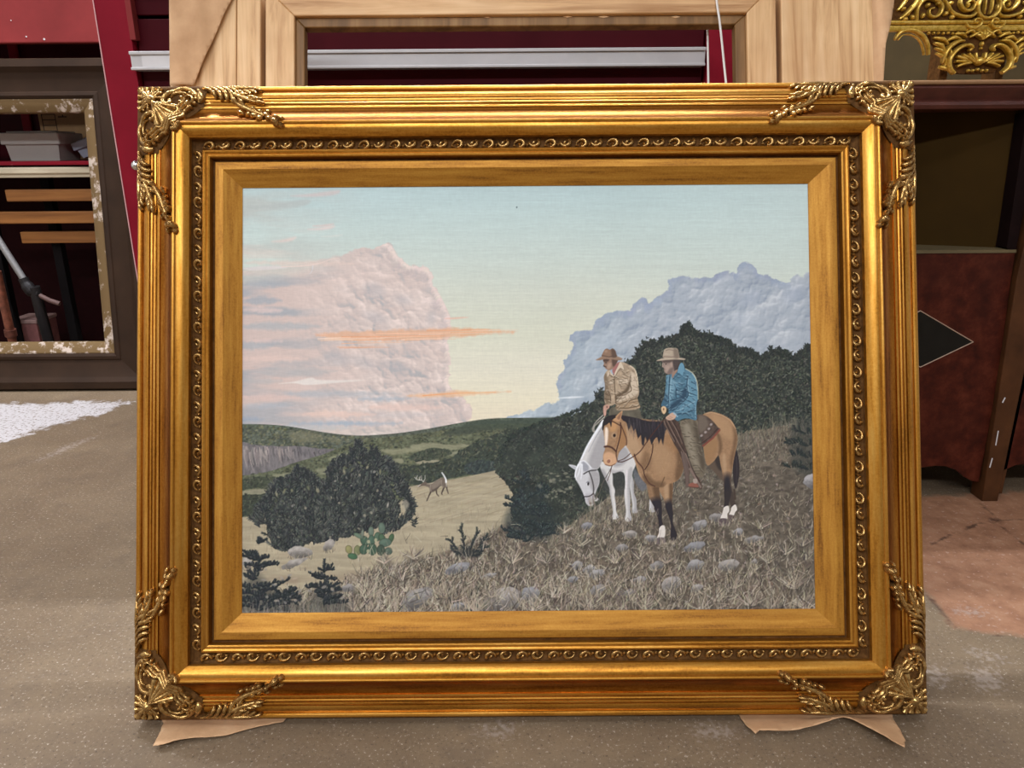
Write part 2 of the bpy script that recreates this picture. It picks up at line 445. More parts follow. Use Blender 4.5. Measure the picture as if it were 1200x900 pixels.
def tufts(line, n, pal, size, up=3.):
    """leafy outline: clumps that break a silhouette"""
    p = smooth(line, 5, False)
    seg = np.hypot(*np.diff(p, axis=0).T); cum = np.r_[0, np.cumsum(seg)]
    for k in range(n):
        s = rng.uniform(0, cum[-1]); x = np.interp(s, cum, p[:, 0]); y = np.interp(s, cum, p[:, 1])
        h = abs(rng.normal(0, up)); x += rng.normal(0, 1.2)
        for q in range(7):
            a = rng.uniform(-2.9, -.2); r = size*rng.uniform(.6, 1.5)
            bx, by = x+rng.normal(0, 1.3), y-h*rng.uniform(-.6, 1)
            stroke([(bx, by), (bx+math.cos(a)*r*1.5, by+math.sin(a)*r*1.5)], r, r*.6, jit(pick(pal), 6), .95)

def blades(n, region, pal, ln, lean=0., w=.7, scale=True, spread=.35, al=.85):
    """grass: thin curved strokes, longer towards the lower edge of the picture"""
    for k in range(n):
        q = region()
        if q is None: continue
        x, y = q
        s = (.55+.9*np.clip((y-560)/150, 0, 1)) if scale else 1.
        L = ln*s*rng.uniform(.5, 1.35); a = -math.pi/2+lean+rng.normal(0, spread)
        b = a+rng.normal(0, .35)
        p1 = (x+math.cos(a)*L*.5, y+math.sin(a)*L*.5)
        p2 = (p1[0]+math.cos(b)*L*.5, p1[1]+math.sin(b)*L*.5)
        stroke([(x, y), p1, p2], w*s*rng.uniform(.7, 1.3), .25, jit(pick(pal), 9), al*rng.uniform(.6, 1))

def yucca(x, y, r, n, pal, w=.9):
    for k in range(n):
        a = -math.pi/2+rng.uniform(-1.15, 1.15); L = r*rng.uniform(.6, 1.05)
        stroke([(x+rng.normal(0, r*.1), y), (x+math.cos(a)*L, y+math.sin(a)*L*.95)], w*1.15, .3, jit(pick(pal), 10), .9)

def rock(pts, base=(146, 143, 142)):
    M = fill(pts, base, sm=2, rough=1.5, seed=int(pts[0][0]), tex=(vnoise(4, 3, 5, 3)-.5)*.45)
    F = frame_of(M); p = np.asarray(pts, float); cx, cy = p.mean(0); h = np.ptp(p[:, 1]); w = np.ptp(p[:, 0])
    ell(cx+w*.12, cy+h*.42, w*.5, h*.34, 0, np.array(base)*.6, .8, soft=h*.45, clip=F)
    ell(cx-w*.08, cy-h*.33, w*.36, h*.22, -.1, np.minimum(np.array(base)*1.22, 225), .7, soft=h*.3, clip=F)
    for k in range(int(w*h/30)+2):
        a = rng.uniform(-.7, .7); x = cx+rng.normal(0, w*.22); y = cy+rng.normal(0, h*.2); L = rng.uniform(1, 4)
        stroke([(x, y), (x+math.cos(a)*L, y+math.sin(a)*L)], .5, .3, jit(pick([(105, 100, 98), (176, 172, 170)]), 8), .5*inside(F, x, y))

def cumulus(M, pal, light, radii, seed, dens=1., con=1.):
    """billowing cloud: warped lobes of several sizes, shaded by their slope towards the light"""
    r_ = np.random.default_rng(seed); (i0, i1, j0, j1), am = M
    F = frame_of(M)
    XW = GX[None]+(vnoise(9, 9, seed+1, 3)-.5)*9; YW = GY[:, None]+(vnoise(9, 9, seed+2, 3)-.5)*9
    S = np.zeros((PH, PW), np.float32)
    for R, wt in radii:
        H = np.zeros((PH, PW), np.float32)
        area = (i1-i0)*(j1-j0)/PS/PS
        for k in range(int(dens*area/(R*R)*1.1)):
            x = PX0+(i0+(i1-i0)*r_.random())/PS; y = PY0+(j0+(j1-j0)*r_.random())/PS; r = R*r_.uniform(.6, 1.4)
            a, b, c, d = window(x-r-5, y-r-5, x+r+5, y+r+5)
            if b <= a or d <= c: continue
            q = 1-((XW[c:d, a:b]-x)**2+(YW[c:d, a:b]-y)**2)/(r*r)
            H[c:d, a:b] = np.maximum(H[c:d, a:b], np.sqrt(np.maximum(q, 0))*r)
        gy, gx = np.gradient(H); s = -(gx*light[0]+gy*light[1])*PS
        s = np.clip(s, -1.6, 1.6)
        for _ in range(2): s = (s+np.roll(s, 1, 0)+np.roll(s, -1, 0)+np.roll(s, 1, 1)+np.roll(s, -1, 1))/5
        S += wt*np.tanh(s*.9)
    S = S*con+(vnoise(34, 24, seed+5, 3)-.5)*1.3+(vnoise(5, 3, seed+6, 2)-.5)*.35
    t = np.clip(.5+.5*S, 0, 1)[..., None]; p = [c3(q) for q in pal]
    col = np.where(t < .35, p[0]+(p[1]-p[0])*(t/.35), np.where(t < .7, p[1]+(p[2]-p[1])*((t-.35)/.35), p[2]+(p[3]-p[2])*((t-.7)/.3)))
    IMG[j0:j1, i0:i1] += (col[j0:j1, i0:i1]-IMG[j0:j1, i0:i1])*am[..., None]
    return F

def sprig(x, y, a, L, pal, w):
    """a leafy twig: stem with short needles either side"""
    n = max(4, int(L*1.3)); c, s = math.cos(a), math.sin(a)
    for k in range(n):
        t = k/n; b = a+(1 if k % 2 else -1)*rng.uniform(.35, .9); r = (1.1-.6*t)*L*.3*rng.uniform(.7, 1.2)+.8
        x0, y0 = x+c*L*t, y+s*L*t
        stroke([(x0, y0), (x0+math.cos(b)*r, y0+math.sin(b)*r)], w, w*.55, jit(pick(pal), 6), .95)
    stroke([(x, y), (x+c*L, y+s*L)], w, w*.7, jit(pal[0], 4), .95)

def edge_sprigs(pts, centre, n, pal, w, L, up=.5):
    p = smooth(pts, 4, False); seg = np.hypot(*np.diff(p, axis=0).T); cum = np.r_[0, np.cumsum(seg)]
    for k in range(n):
        q = rng.uniform(0, cum[-1]); x = np.interp(q, cum, p[:, 0]); y = np.interp(q, cum, p[:, 1])
        d = np.array([x-centre[0], y-centre[1]]); d /= np.linalg.norm(d)+1e-6; d = d*(1-up)+np.array([0, -1])*up
        a = math.atan2(d[1], d[0])+rng.normal(0, .45); l = L*rng.uniform(.6, 1.4)
        sprig(x-math.cos(a)*l*.5, y-math.sin(a)*l*.5, a, l, pal, w*rng.uniform(.8, 1.2))

def spires(line, gap, pal, w, h0, h1):
    """small leafy leaders standing up along a crown's outline"""
    p = smooth(line, 5, False); seg = np.hypot(*np.diff(p, axis=0).T); cum = np.r_[0, np.cumsum(seg)]; q = 0.
    while q < cum[-1]:
        x = np.interp(q, cum, p[:, 0]); y = np.interp(q, cum, p[:, 1])+2; h = rng.uniform(h0, h1); a0 = rng.normal(0, .18)
        for k in range(int(h/1.7)):
            f = k*1.7/h
            for z in range(2): sprig(x+math.sin(a0)*k*1.7+rng.normal(0, 1.5*(1-f)), y-k*1.7, -math.pi/2+a0+rng.normal(0, .7), rng.uniform(2.6, 4.6)*(1.1-.5*f), pal, w)
        q += gap*rng.uniform(.6, 1.5)

def seedling(cx, top, bot, half, tiers, pal, w, lean=0.):
    """young juniper: stem and irregular, upswept boughs made of sprigs"""
    for k in range(tiers*2):
        t = rng.random()**.8; y = top+(bot-top)*t; x = cx+lean*(1-t)+rng.normal(0, 1.2); s = rng.choice([-1, 1])
        B = half*(.18+.82*t**.85)*rng.uniform(.3, 1.05); rise = rng.uniform(-.1, .75)
        px, py = x, y; m = max(2, int(B/2.8)); cur = rng.normal(0, .12)
        for q in range(m+1):
            f = q/m; bx = x+s*B*f; by = y-B*rise*f*(1-.35*f)+B*cur*math.sin(f*3)+rng.normal(0, .7)
            for z in range(2): sprig(bx, by, -math.pi/2+s*rng.uniform(-.3, 1.3), rng.uniform(3, 7)*(1.1-.45*f), pal, w)
            if q: stroke([(px, py), (bx, by)], w*1.2, w, jit(pal[0], 4), .9)
            px, py = bx, by
    sprig(cx+lean, top+5, -math.pi/2, 8, pal, w)

def paint_picture():
    global LINE, SHADE
    X = GX[None]; Y = GY[:, None]
    # ---- sky -------------------------------------------------------------
    ky = [210, 235, 262, 300, 345, 390, 430, 470, 510]
    kc = np.array([(177, 198, 198), (182, 201, 199), (188, 204, 199), (195, 206, 197), (203, 207, 192),
                   (209, 210, 190), (219, 215, 195), (224, 216, 190), (224, 209, 184)], float)/255
    for c in range(3): IMG[..., c] = np.interp(GY, ky, kc[:, c])[:, None]
    right = np.clip((X-690)/260, 0, 1)*np.clip((400-Y)/150, 0, 1)
    IMG[:] += (c3((196, 210, 205))-IMG)*(right*.45)[..., None]
    n1 = vnoise(60, 1.4, 3, 3)-.5; n2 = vnoise(90, 50, 4, 3)-.5
    IMG[:] *= (1+n1*.05+n2*.03)[..., None]
    # grey-lilac veil of cloud, upper left
    veil = np.clip((430-X)/120, 0, 1)*np.clip((vnoise(90, 16, 11, 4)-.32)*3, 0, 1)
    veil *= np.clip((Y-205)/30, 0.35, 1)
    IMG[:] += (c3((181, 183, 176))-IMG)*(veil*.72)[..., None]
    pk = np.clip((400-X)/110, 0, 1)*np.clip((vnoise(80, 10, 12, 4)-.5)*4, 0, 1)*np.clip((Y-255)/30, 0, 1)
    IMG[:] += (c3((214, 194, 182))-IMG)*(pk*.6)[..., None]
    for (x0, x1, y, h, c) in [(360, 391, 268, 3, (226, 200, 192)), (366, 390, 264.5, 2, (222, 186, 178)), (318, 346, 282, 4, (222, 200, 190)),
                              (376, 400, 277, 1.5, (214, 214, 205)), (340, 396, 228, 5, (202, 186, 182)), (284, 360, 241, 7, (176, 182, 178))]:
        fill([(x0, y+h*.4), (x0+(x1-x0)*.4, y-h*.1), (x1, y-h), (x1-4, y+h*.1), (x0+(x1-x0)*.45, y+h*.6)], c, .7, soft=2.2)
    # ---- left cumulus ----------------------------------------------------
    cloud = [(275, 325), (300, 316), (340, 312), (372, 306), (400, 300), (418, 292), (426, 289), (436, 293), (444, 288), (450, 285.5), (456, 287), (463, 297),
             (472, 306), (478, 311), (487, 312), (498, 314), (504, 322), (507, 334), (514, 345), (520, 356), (525, 372), (527, 384), (524, 398), (526, 412),
             (526, 440), (524, 452), (545, 470), (552, 485), (540, 498), (500, 508), (440, 513), (275, 510)]
    M = mask(cloud, 1.4, 4, 3.2, 2); (i0, i1, j0, j1), am = M
    yt = np.interp(X, [275, 340, 400, 425], [322, 308, 298, 290]); wg = np.clip((420-X)/70, 0, 1)
    am *= ((1-wg)+wg*np.clip((Y-yt+4)/26, 0, 1))[j0:j1, i0:i1]
    gx = np.clip((X-285)/240, 0, 1)+0*Y; gy = np.clip((Y-285)/220, 0, 1)+0*X
    base = c3((197, 180, 172))+(c3((217, 194, 182))-c3((197, 180, 172)))*gx[..., None]
    base = base+(c3((215, 188, 176))-base)*(gy*.4)[..., None]
    low = np.clip((vnoise(70, 12, 21, 4)-.47)*4.2, 0, 1)*np.clip((470-X)/150, 0, 1)
    base = base+(c3((160, 164, 168))-base)*(low*.75)[..., None]
    IMG[j0:j1, i0:i1] += (base[j0:j1, i0:i1]-IMG[j0:j1, i0:i1])*am[..., None]
    pink = ((174, 171, 170), (199, 184, 177), (213, 197, 188), (228, 211, 202))
    keep = IMG.copy(); F = cumulus(M, pink, (.55, -.83), [(17, .7), (9, .75), (4.5, .6)], 77, con=.85)
    fade = np.clip((X-330)/110, 0, 1)[..., None]+0*Y[..., None]
    fade = np.clip(fade*(.55+.9*vnoise(60, 14, 78, 3)[..., None]), 0, 1)
    IMG[:] = keep+(IMG-keep)*fade
    for (x, y) in smooth(cloud[9:27], 4, False):                     # lit cauliflower rim
        r = rng.uniform(3, 6.5); puff(x-rng.uniform(0, 2.5), y+r*.75, r, jit((226, 209, 199), 4), .7, F, rng.normal(-.9, .5))
        puff(x-rng.uniform(3, 8), y+r*1.5, r*1.1, jit((190, 178, 174), 4), .4, F, rng.normal(1., .6))
    for (x, y, rx, ry) in [(438, 340, 12, 8), (505, 372, 5, 8), (472, 352, 9, 5), (440, 372, 14, 6), (463, 430, 16, 5), (425, 425, 15, 6), (395, 420, 14, 8)]:
        ell(x, y, rx, ry, .3, (172, 170, 172), .38, soft=6, clip=F)
    # slate bands across the cloud at the left
    for (x0, x1, y, h, c, a) in [(275, 345, 334, 6, (163, 168, 172), .7), (284, 330, 353, 8, (158, 164, 170), .75), (300, 352, 367, 9, (160, 164, 168), .6), (284, 376, 383, 8, (168, 172, 174), .7),
                               (275, 320, 406, 8, (164, 170, 174), .7), (300, 395, 436, 10, (180, 176, 173), .55), (284, 330, 447, 6, (172, 174, 174), .5), (330, 470, 462, 6, (172, 176, 180), .6),
                               (284, 345, 476, 6, (170, 176, 182), .6), (380, 520, 487, 6, (190, 182, 180), .5), (275, 310, 492, 5, (150, 162, 176), .7), (340, 470, 497, 4, (158, 172, 184), .8), (300, 420, 502, 4, (184, 186, 186), .7), (420, 480, 468, 4, (150, 168, 182), .6)]:
        fill([(x0, y), (x0+(x1-x0)*.3, y-h*.6), (x0+(x1-x0)*.7, y-h*.45), (x1, y-h*.05), (x0+(x1-x0)*.65, y+h*.45), (x0+(x1-x0)*.25, y+h*.5)], c, a, soft=3.5, rough=2.2, seed=int(y))
    for (x0, x1, y, h, c, a) in [(284, 420, 300+9, 5, (219, 197, 184), .6), (284, 330, 364, 7, (214, 192, 184), .75), (284, 360, 421, 7, (217, 192, 180), .7), (355, 440, 486, 7, (226, 196, 180), .7), (285, 352, 466, 8, (214, 188, 178), .6), (430, 520, 478, 8, (226, 196, 182), .6), (290, 330, 400, 3, (216, 192, 184), .6)]:
        fill([(x0, y), (x0+(x1-x0)*.35, y-h*.6), (x1, y), (x0+(x1-x0)*.5, y+h*.5)], c, a, soft=3, rough=2, seed=int(y)+5)
    fill([(326, 450), (345, 447.5), (364, 443), (372, 445.5), (395, 446), (425, 446), (395, 449), (360, 451.5), (345, 449.5)], (222, 214, 205), .9, soft=1)
    fill([(284, 315), (312, 312), (336, 314), (300, 317.5)], (212, 204, 200), .8, soft=1)
    curve([(330, 313), (365, 311), (392, 303), (398, 305)], 1.5, .6, (222, 202, 190), .8)
    curve([(366, 312), (365, 318), (362, 322)], 1.3, .5, (206, 204, 206), .7)
    # sunset streaks
    fill([(370, 393), (395, 389.5), (440, 388), (500, 386), (530, 384), (560, 386), (606, 389.2), (560, 393), (520, 397), (470, 399), (420, 400), (385, 397)], (222, 170, 134), .72, soft=2.6, rough=2.2)
    for (x0, x1, y, c) in [(380, 450, 398.5, (240, 208, 180)), (400, 520, 395.5, (226, 150, 104)), (440, 570, 391.5, (238, 192, 158)), (500, 585, 388, (226, 158, 112)), (372, 410, 397.5, (242, 214, 190)), (470, 525, 398.5, (240, 210, 184)),
                           (400, 470, 403, (226, 176, 138)), (395, 450, 407, (224, 176, 142))]:
        curve([(x0, y), ((x0+x1)/2, y-.8), (x1, y-1.6)], 1.1, .5, c, .7)
        for q in range(3): a = rng.uniform(x0, x1-30); yy = y+rng.normal(0, 2.); curve([(a, yy), (a+20, yy-.5), (a+rng.uniform(26, 60), yy-1)], .9, .4, pick([(232, 190, 156), (220, 152, 108), (238, 208, 182)]), .55)
    fill([(520, 373.5), (540, 372), (548, 372.4), (530, 374.4)], (226, 180, 158), .8, soft=.8)
    fill([(476, 464), (510, 461), (535, 458), (560, 460), (598, 459), (565, 462.5), (530, 465.5), (495, 466)], (226, 180, 140), .7, soft=2, rough=1.4)
    curve([(495, 464), (540, 461), (580, 460)], 1.2, .4, (232, 160, 104), .8)
    # ---- right cumulus ---------------------------------------------------
    cl2 = [(598, 488), (612, 484), (630, 479), (640, 473), (648, 474), (655, 464), (652, 452), (654, 441), (660, 434), (659, 423), (667, 416), (672, 405), (667, 397), (670, 391),
           (680, 388), (692, 387), (697, 378), (706, 370), (716, 366), (728, 364), (738, 365), (740, 358), (748, 352), (751, 349), (757, 351), (760, 357), (770, 349), (782, 341),
           (783, 331), (788, 325), (800, 324), (818, 325), (832, 326), (842, 320), (852, 317), (862, 321), (866, 311), (875, 307.5), (884, 312), (889, 321), (900, 322),
           (910, 328), (920, 331), (930, 326), (934, 321), (942, 325), (965, 323), (965, 500), (598, 500)]
    M = mask(cl2, .9, 4, 3.0, 9); (i0, i1, j0, j1), am = M
    blue = ((142, 152, 165), (160, 169, 178), (174, 181, 188), (194, 199, 203))
    F = cumulus(M, blue, (-.6, -.8), [(15, .7), (8, .75), (4, .55)], 55, con=.75)
    ed = np.clip((760-X)/120, 0, 1)[..., None]*F[..., None]*.5; IMG[:] += (IMG*np.array([.985, 1.03, 1.03], np.float32)-IMG)*ed
    edge = smooth(cl2[6:43], 4, False)
    for (x, y) in edge:
        r = rng.uniform(2.5, 7)
        puff(x+rng.uniform(0, 2), y+r*.8, r, jit((152, 162, 179), 4), .5, F, rng.normal(-1.9, .5))
    for (x, y, r, c) in [(870, 375, 12, (200, 206, 212)), (862, 369, 5, (214, 217, 220)), (880, 350, 14, (156, 166, 182)), (930, 345, 13, (150, 161, 178)), (700, 410, 16, (190, 201, 208)), (715, 395, 12, (192, 202, 208))]:
        ell(x, y, r, r*.6, -.4, c, .4, soft=r*.6, clip=F)
    fill([(652, 467), (670, 465), (684, 465.4), (670, 467.2)], (226, 230, 232), .9, soft=.7)
    # ---- far hills -------------------------------------------------------
    tex = (vnoise(2.4, 1.8, 41, 2)-.5)*.55+(vnoise(14, 6, 42, 2)-.5)*.3
    hill = [(275, 497.5), (300, 497.3), (325, 498.5), (345, 501), (380, 507), (412, 510.5), (440, 510), (470, 507.5), (500, 503), (535, 496.5), (570, 491.3), (600, 490), (640, 490), (690, 487), (965, 480)]
    under(hill, (84, 92, 78), tex=tex)
    def speck(n, box, poly_, pal, s=1.1):
        F = frame_of(mask(poly_, 0, 3))
        for k in range(n):
            q = pt_in(F, box)
            if q is None: continue
            ell(q[0], q[1], s*rng.uniform(.7, 1.6), s*rng.uniform(.5, 1.1), 0, jit(pick(pal), 7), rng.uniform(.5, .95))
    far = [(284, 500), (345, 503), (385, 510), (440, 514), (420, 522), (395, 526), (340, 524), (284, 520)]
    speck(420, (284, 498, 440, 526), far, [(72, 80, 62), (92, 96, 66), (112, 112, 76), (58, 68, 56), (128, 126, 92)])
    fill([(340, 507), (366, 506), (380, 514), (360, 519), (342, 516)], (140, 134, 100), .5, soft=4)
    fill([(385, 512), (400, 516), (396, 520), (384, 516)], (138, 134, 100), .5, soft=3)
    # cliffs
    M = fill([(275, 520), (300, 522), (326, 523), (352, 523), (372, 526), (392, 527.5), (372, 535), (348, 542), (326, 549), (308, 554), (275, 557)], (112, 106, 108), tex=(vnoise(3, 8, 51, 3)-.5)*.5, rough=1.)
    for k in range(150):
        x = 284+100*rng.random()**1.4; y0 = 523+rng.uniform(0, 8); L = (31-.27*(x-284))*rng.uniform(.3, .8)
        c = pick([(162, 148, 144), (146, 136, 134), (86, 80, 84), (126, 116, 116), (178, 160, 152)]) if x < 345 else pick([(96, 92, 98), (112, 106, 110), (76, 74, 80)])
        curve([(x, y0), (x+rng.normal(.5, .6), y0+L*.5), (x+rng.normal(2, 1), y0+L)], rng.uniform(.8, 2), .5, jit(c, 6), .65, clip=M)
    # middle hill with bushes
    mid = [(275, 558), (300, 556), (325, 550), (350, 541), (375, 534), (400, 524), (425, 515), (470, 511), (510, 506), (545, 500), (580, 497), (620, 497), (965, 495)]
    under(mid, (92, 98, 72), tex=tex)
    midp = [(284, 560), (325, 552), (375, 536), (425, 517), (500, 508), (560, 500), (640, 497), (640, 560), (600, 575), (450, 580), (284, 600)]
    speck(2600, (284, 497, 640, 600), midp, [(60, 68, 54), (76, 82, 60), (96, 100, 68), (112, 112, 76), (52, 60, 50), (88, 92, 66)], 1.15)
    ridge = [(560, 494), (600, 492), (650, 490), (650, 505), (610, 503), (570, 505), (540, 510), (520, 508)]
    fill(ridge, (62, 72, 62), .7, soft=3)
    for pl in [[(384, 538), (400, 532), (416, 531), (420, 534), (414, 538), (395, 541)], [(444, 528), (470, 526), (490, 525), (508, 526), (480, 531), (460, 533)], [(480, 523), (505, 519), (530, 522), (540, 520), (550, 523), (530, 528), (500, 531)],
               [(320, 557), (345, 554), (362, 555), (360, 561), (335, 562)], [(284, 576), (300, 573), (314, 575), (314, 580), (284, 580)], [(487, 542), (500, 539), (514, 540), (508, 544), (492, 545)], [(555, 536), (575, 534), (582, 538), (565, 541)],
               [(370, 550), (388, 548), (392, 553), (376, 556)], [(372, 566), (390, 562), (392, 570), (380, 572)], [(455, 540), (470, 538), (472, 543), (458, 544)], [(520, 532), (540, 528), (545, 531), (528, 535)]]:
        fill(pl, jit((146, 145, 112), 5), .85, soft=1.4, rough=1, tex=(vnoise(6, 1.5, 55, 2)-.5)*.2)
    def bushes(pts, base, pal, up, n):
        M = fill(pts, base, rough=1.6, tex=tex*.7); F = frame_of(M); p = np.asarray(pts)
        foliage(F, (p[:, 0].min(), p[:, 1].min(), p[:, 0].max(), p[:, 1].max()), n, pal, up)
    g1 = [(54, 62, 52), (70, 78, 60), (84, 90, 68), (44, 52, 46), (96, 100, 76)]
    bushes([(284, 562), (310, 558), (330, 563), (345, 570), (330, 573), (300, 572), (284, 574)], (66, 74, 56), g1, 1.2, 160)
    bushes([(284, 582), (305, 579), (325, 578), (335, 590), (325, 606), (284, 606)], (56, 64, 52), g1, 1.2, 220)
    bushes([(478, 536), (500, 526), (520, 526), (530, 532), (514, 537), (490, 541)], (66, 76, 60), g1, 1.2, 160)
    bushes([(474, 565), (468, 552), (490, 545), (520, 540), (540, 528), (560, 518), (590, 505), (625, 500), (660, 496), (660, 560), (600, 549), (560, 555), (520, 562), (495, 569)], (58, 68, 58), g1, 1.4, 1200)
    bushes([(440, 550), (455, 543), (480, 546), (490, 552), (480, 566), (455, 566)], (58, 68, 60), g1, 1.3, 240)
    bushes([(545, 546), (560, 540), (580, 541), (596, 548), (580, 554), (556, 557), (544, 553)], (54, 66, 64), [(66, 80, 78), (48, 58, 58), (80, 92, 84)], 1.2, 160)
    g = IMG.mean(-1, keepdims=True); hz = np.clip((Y-498)/8, 0, 1)[..., None]+0*X[..., None]
    IMG[:] += (g*np.array([1.01, 1.0, .94], np.float32)-IMG)*hz*.28
    # ---- golden field ----------------------------------------------------
    field = [(284, 606), (310, 604), (460, 590), (474, 573), (500, 567), (535, 561), (570, 554), (600, 548), (640, 552), (660, 560), (640, 640), (560, 660), (440, 690), (275, 724), (275, 606)]
    M = fill(field, (166, 155, 130), soft=.6, tex=(vnoise(30, 3, 61, 4)-.5)*.22)
    for k in range(260):
        x = rng.uniform(470, 640); y = 566-(x-470)*.12+rng.uniform(0, 55)
        L = rng.uniform(6, 26)
        curve([(x, y), (x+L*.5, y-L*.16), (x+L, y-L*.28)], .9, .4, jit(pick([(184, 172, 144), (150, 138, 112), (176, 160, 130), (134, 122, 98)]), 5), .5, clip=M)
    for k in range(900):
        x = rng.uniform(284, 640); y = rng.uniform(590, 670)
        stroke([(x, y), (x+rng.normal(0, 1), y-rng.uniform(3, 7))], .7, .3, jit(pick([(186, 174, 148), (154, 142, 116), (170, 156, 128), (130, 120, 100)]), 6), .6, clip=M)
    # ---- the slope in the foreground --------------------------------------
    slope = [(275, 716), (330, 700), (400, 684), (430, 672), (470, 660), (520, 648), (560, 630), (600, 612), (640, 600), (690, 580), (740, 560), (800, 535), (860, 510), (900, 500), (965, 487)]
    under(slope, (96, 88, 77), soft=5, tex=(vnoise(6, 3, 71, 4)-.5)*.7)
    red = np.clip((vnoise(30, 10, 72, 3)-.5)*3, 0, 1)*np.clip((Y-620)/60, 0, 1)
    IMG[:] += (c3((124, 102, 86))-IMG)*(red*.35)[..., None]
    sl = smooth(slope, 4, False)
    def on_slope():
        x = rng.uniform(284, 956); y0 = np.interp(x, sl[:, 0], sl[:, 1])
        y = y0+(722-y0)*rng.random()
        return x, y
    def on_upper():
        x = rng.uniform(640, 956); y0 = np.interp(x, sl[:, 0], sl[:, 1]); return x, y0+rng.uniform(-2, 45)
    dry = [(152, 142, 124), (172, 161, 141), (124, 114, 98), (84, 77, 69), (60, 55, 51), (190, 180, 160), (138, 126, 108), (176, 164, 142)]
    for k in range(1500):                                   # litter and pebbles
        x, y = on_slope()
        ell(x, y, rng.uniform(.8, 2.6), rng.uniform(.5, 1.4), rng.normal(0, .5), jit(pick([(150, 142, 132), (86, 78, 70), (130, 112, 96), (164, 154, 142), (70, 64, 60)]), 8), .7)
    blades(6500, on_slope, dry, 9, .1, .95, spread=.6, al=1.)
    blades(2600, on_upper, [(146, 138, 118), (122, 114, 98), (88, 84, 74), (166, 156, 134)], 8, .1, .9, spread=.45, al=.95)
    # ---- big evergreen mass behind the riders -----------------------------
    mass = [(582, 556), (578, 545), (586, 530), (596, 514), (610, 506), (628, 501), (650, 493), (668, 487), (678, 483), (690, 474), (699, 466), (706, 462), (712, 470), (722, 440), (734, 428), (742, 424), (750, 412), (757, 404),
            (764, 404), (776, 401), (786, 399), (794, 396), (799, 390), (804, 382), (808, 384), (812, 391), (822, 394), (834, 396), (846, 402), (853, 403), (858, 411), (868, 411), (876, 412), (884, 417), (893, 421),
            (902, 414), (912, 412), (922, 416), (932, 421), (941, 413), (952, 408), (965, 406), (965, 494), (930, 497), (900, 503), (870, 508), (830, 530), (780, 545), (745, 560), (715, 580), (690, 600), (668, 614), (640, 628), (600, 610), (600, 580)]
    M = fill(mass, (50, 55, 50), rough=2.2, seed=8, tex=(vnoise(9, 9, 81, 3)-.5)*.5); F = frame_of(M)
    dk = [(42, 47, 44), (58, 63, 56), (72, 77, 68), (88, 92, 80), (34, 39, 38), (66, 70, 62), (98, 98, 86)]
    foliage(F, (578, 380, 956, 630), 9000, dk, 1.3)
    foliage(F, (700, 385, 956, 520), 1500, [(104, 106, 92), (92, 96, 82), (28, 32, 32)], 1.1)
    tufts(mass[10:43], 420, [(40, 45, 43), (56, 60, 54), (70, 74, 64), (34, 38, 38)], 1.5, 3.2)
    edge_sprigs(mass[12:43], (800, 520), 120, [(40, 45, 43), (52, 57, 52), (66, 70, 62)], 1.4, 7, .75)
    spires(mass[12:43], 9, [(40, 45, 43), (54, 59, 53), (68, 72, 64)], 1.3, 3, 10)
    tufts([(583, 548), (588, 528), (600, 511), (628, 500), (668, 486), (690, 473)], 110, [(48, 56, 50), (62, 70, 60), (40, 46, 44)], 1.3, 1.6)
    for k in range(60):
        x = rng.uniform(585, 700); y = rng.uniform(500, 610)
        if inside(F, x, y): ell(x, y, 10, 7, rng.normal(0, .5), pick([(40, 46, 44), (66, 74, 64)]), .25, soft=8, clip=F)
    for k in range(26):
        x = rng.uniform(640, 668); y = rng.uniform(555, 590)
        ell(x, y, rng.uniform(1, 3), rng.uniform(.6, 1.6), 0, (150, 146, 126), .55)
    # grass creeping up the foot of the trees
    def foot():
        t = rng.random(); xs = [640, 668, 690, 715, 745, 780, 830, 870, 900, 930, 956]; ys = [632, 618, 604, 585, 565, 550, 533, 512, 506, 501, 498]
        x = 640+316*t; return x, np.interp(x, xs, ys)+rng.uniform(-4, 16)
    blades(1100, foot, [(128, 120, 104), (150, 140, 120), (100, 94, 82), (82, 78, 70)], 10, .05, .7, scale=False, spread=.3)
    for k in range(30):
        x = rng.uniform(900, 935); stroke([(x, 500), (x+rng.normal(0, 1), rng.uniform(478, 492))], .6, .4, (112, 112, 98), .6)
    # ---- conifers --------------------------------------------------------
    def boughs(cx, top, bot, half, n, pal, size, lean=0., core=.5):
        """a young conifer: tiers of upturned needle boughs around a stem"""
        for k in range(n):
            t = rng.random()**.75; y = top+(bot-top)*t; s = rng.choice([-1, 1]); L = half*(.12+.88*t)*rng.uniform(.35, 1.05)
            droop = rng.uniform(-.45, .25)
            x0, y0 = cx+lean*(1-t)*6, y; x1, y1 = x0+s*L, y0+L*droop-rng.uniform(0, 2)
            stroke([(x0, y0), ((x0+x1)/2, (y0+y1)/2+L*.06), (x1, y1)], size*1.4, size*.8, jit(pal[0], 4), .9)
            for q in range(int(L*1.1)+3):
                f = rng.random(); bx, by = x0+(x1-x0)*f, y0+(y1-y0)*f; a = rng.uniform(-2.6, -.5)+(.3 if s > 0 else -.3)
                r = size*rng.uniform(1.2, 2.6)
                stroke([(bx, by), (bx+math.cos(a)*r, by+math.sin(a)*r)], size*.75, size*.4, jit(pick(pal), 6), .9)
    cold = [(38, 45, 46), (50, 60, 60), (64, 76, 74), (80, 92, 88), (44, 52, 50)]
    fill([(600, 590), (616, 570), (640, 590), (652, 612), (640, 632), (606, 632), (590, 612)], (44, 52, 52), .6, soft=7)
    seedling(613, 556, 636, 32, 13, cold, 1.25); seedling(634, 572, 636, 22, 9, cold, 1.25)
    for (x, y) in [(648, 565), (655, 575), (640, 582), (632, 570)]: ell(x, y, 3, 1.8, .4, (150, 148, 128), .5, soft=1)
    small = [(44, 48, 48), (58, 64, 62), (74, 80, 74)]
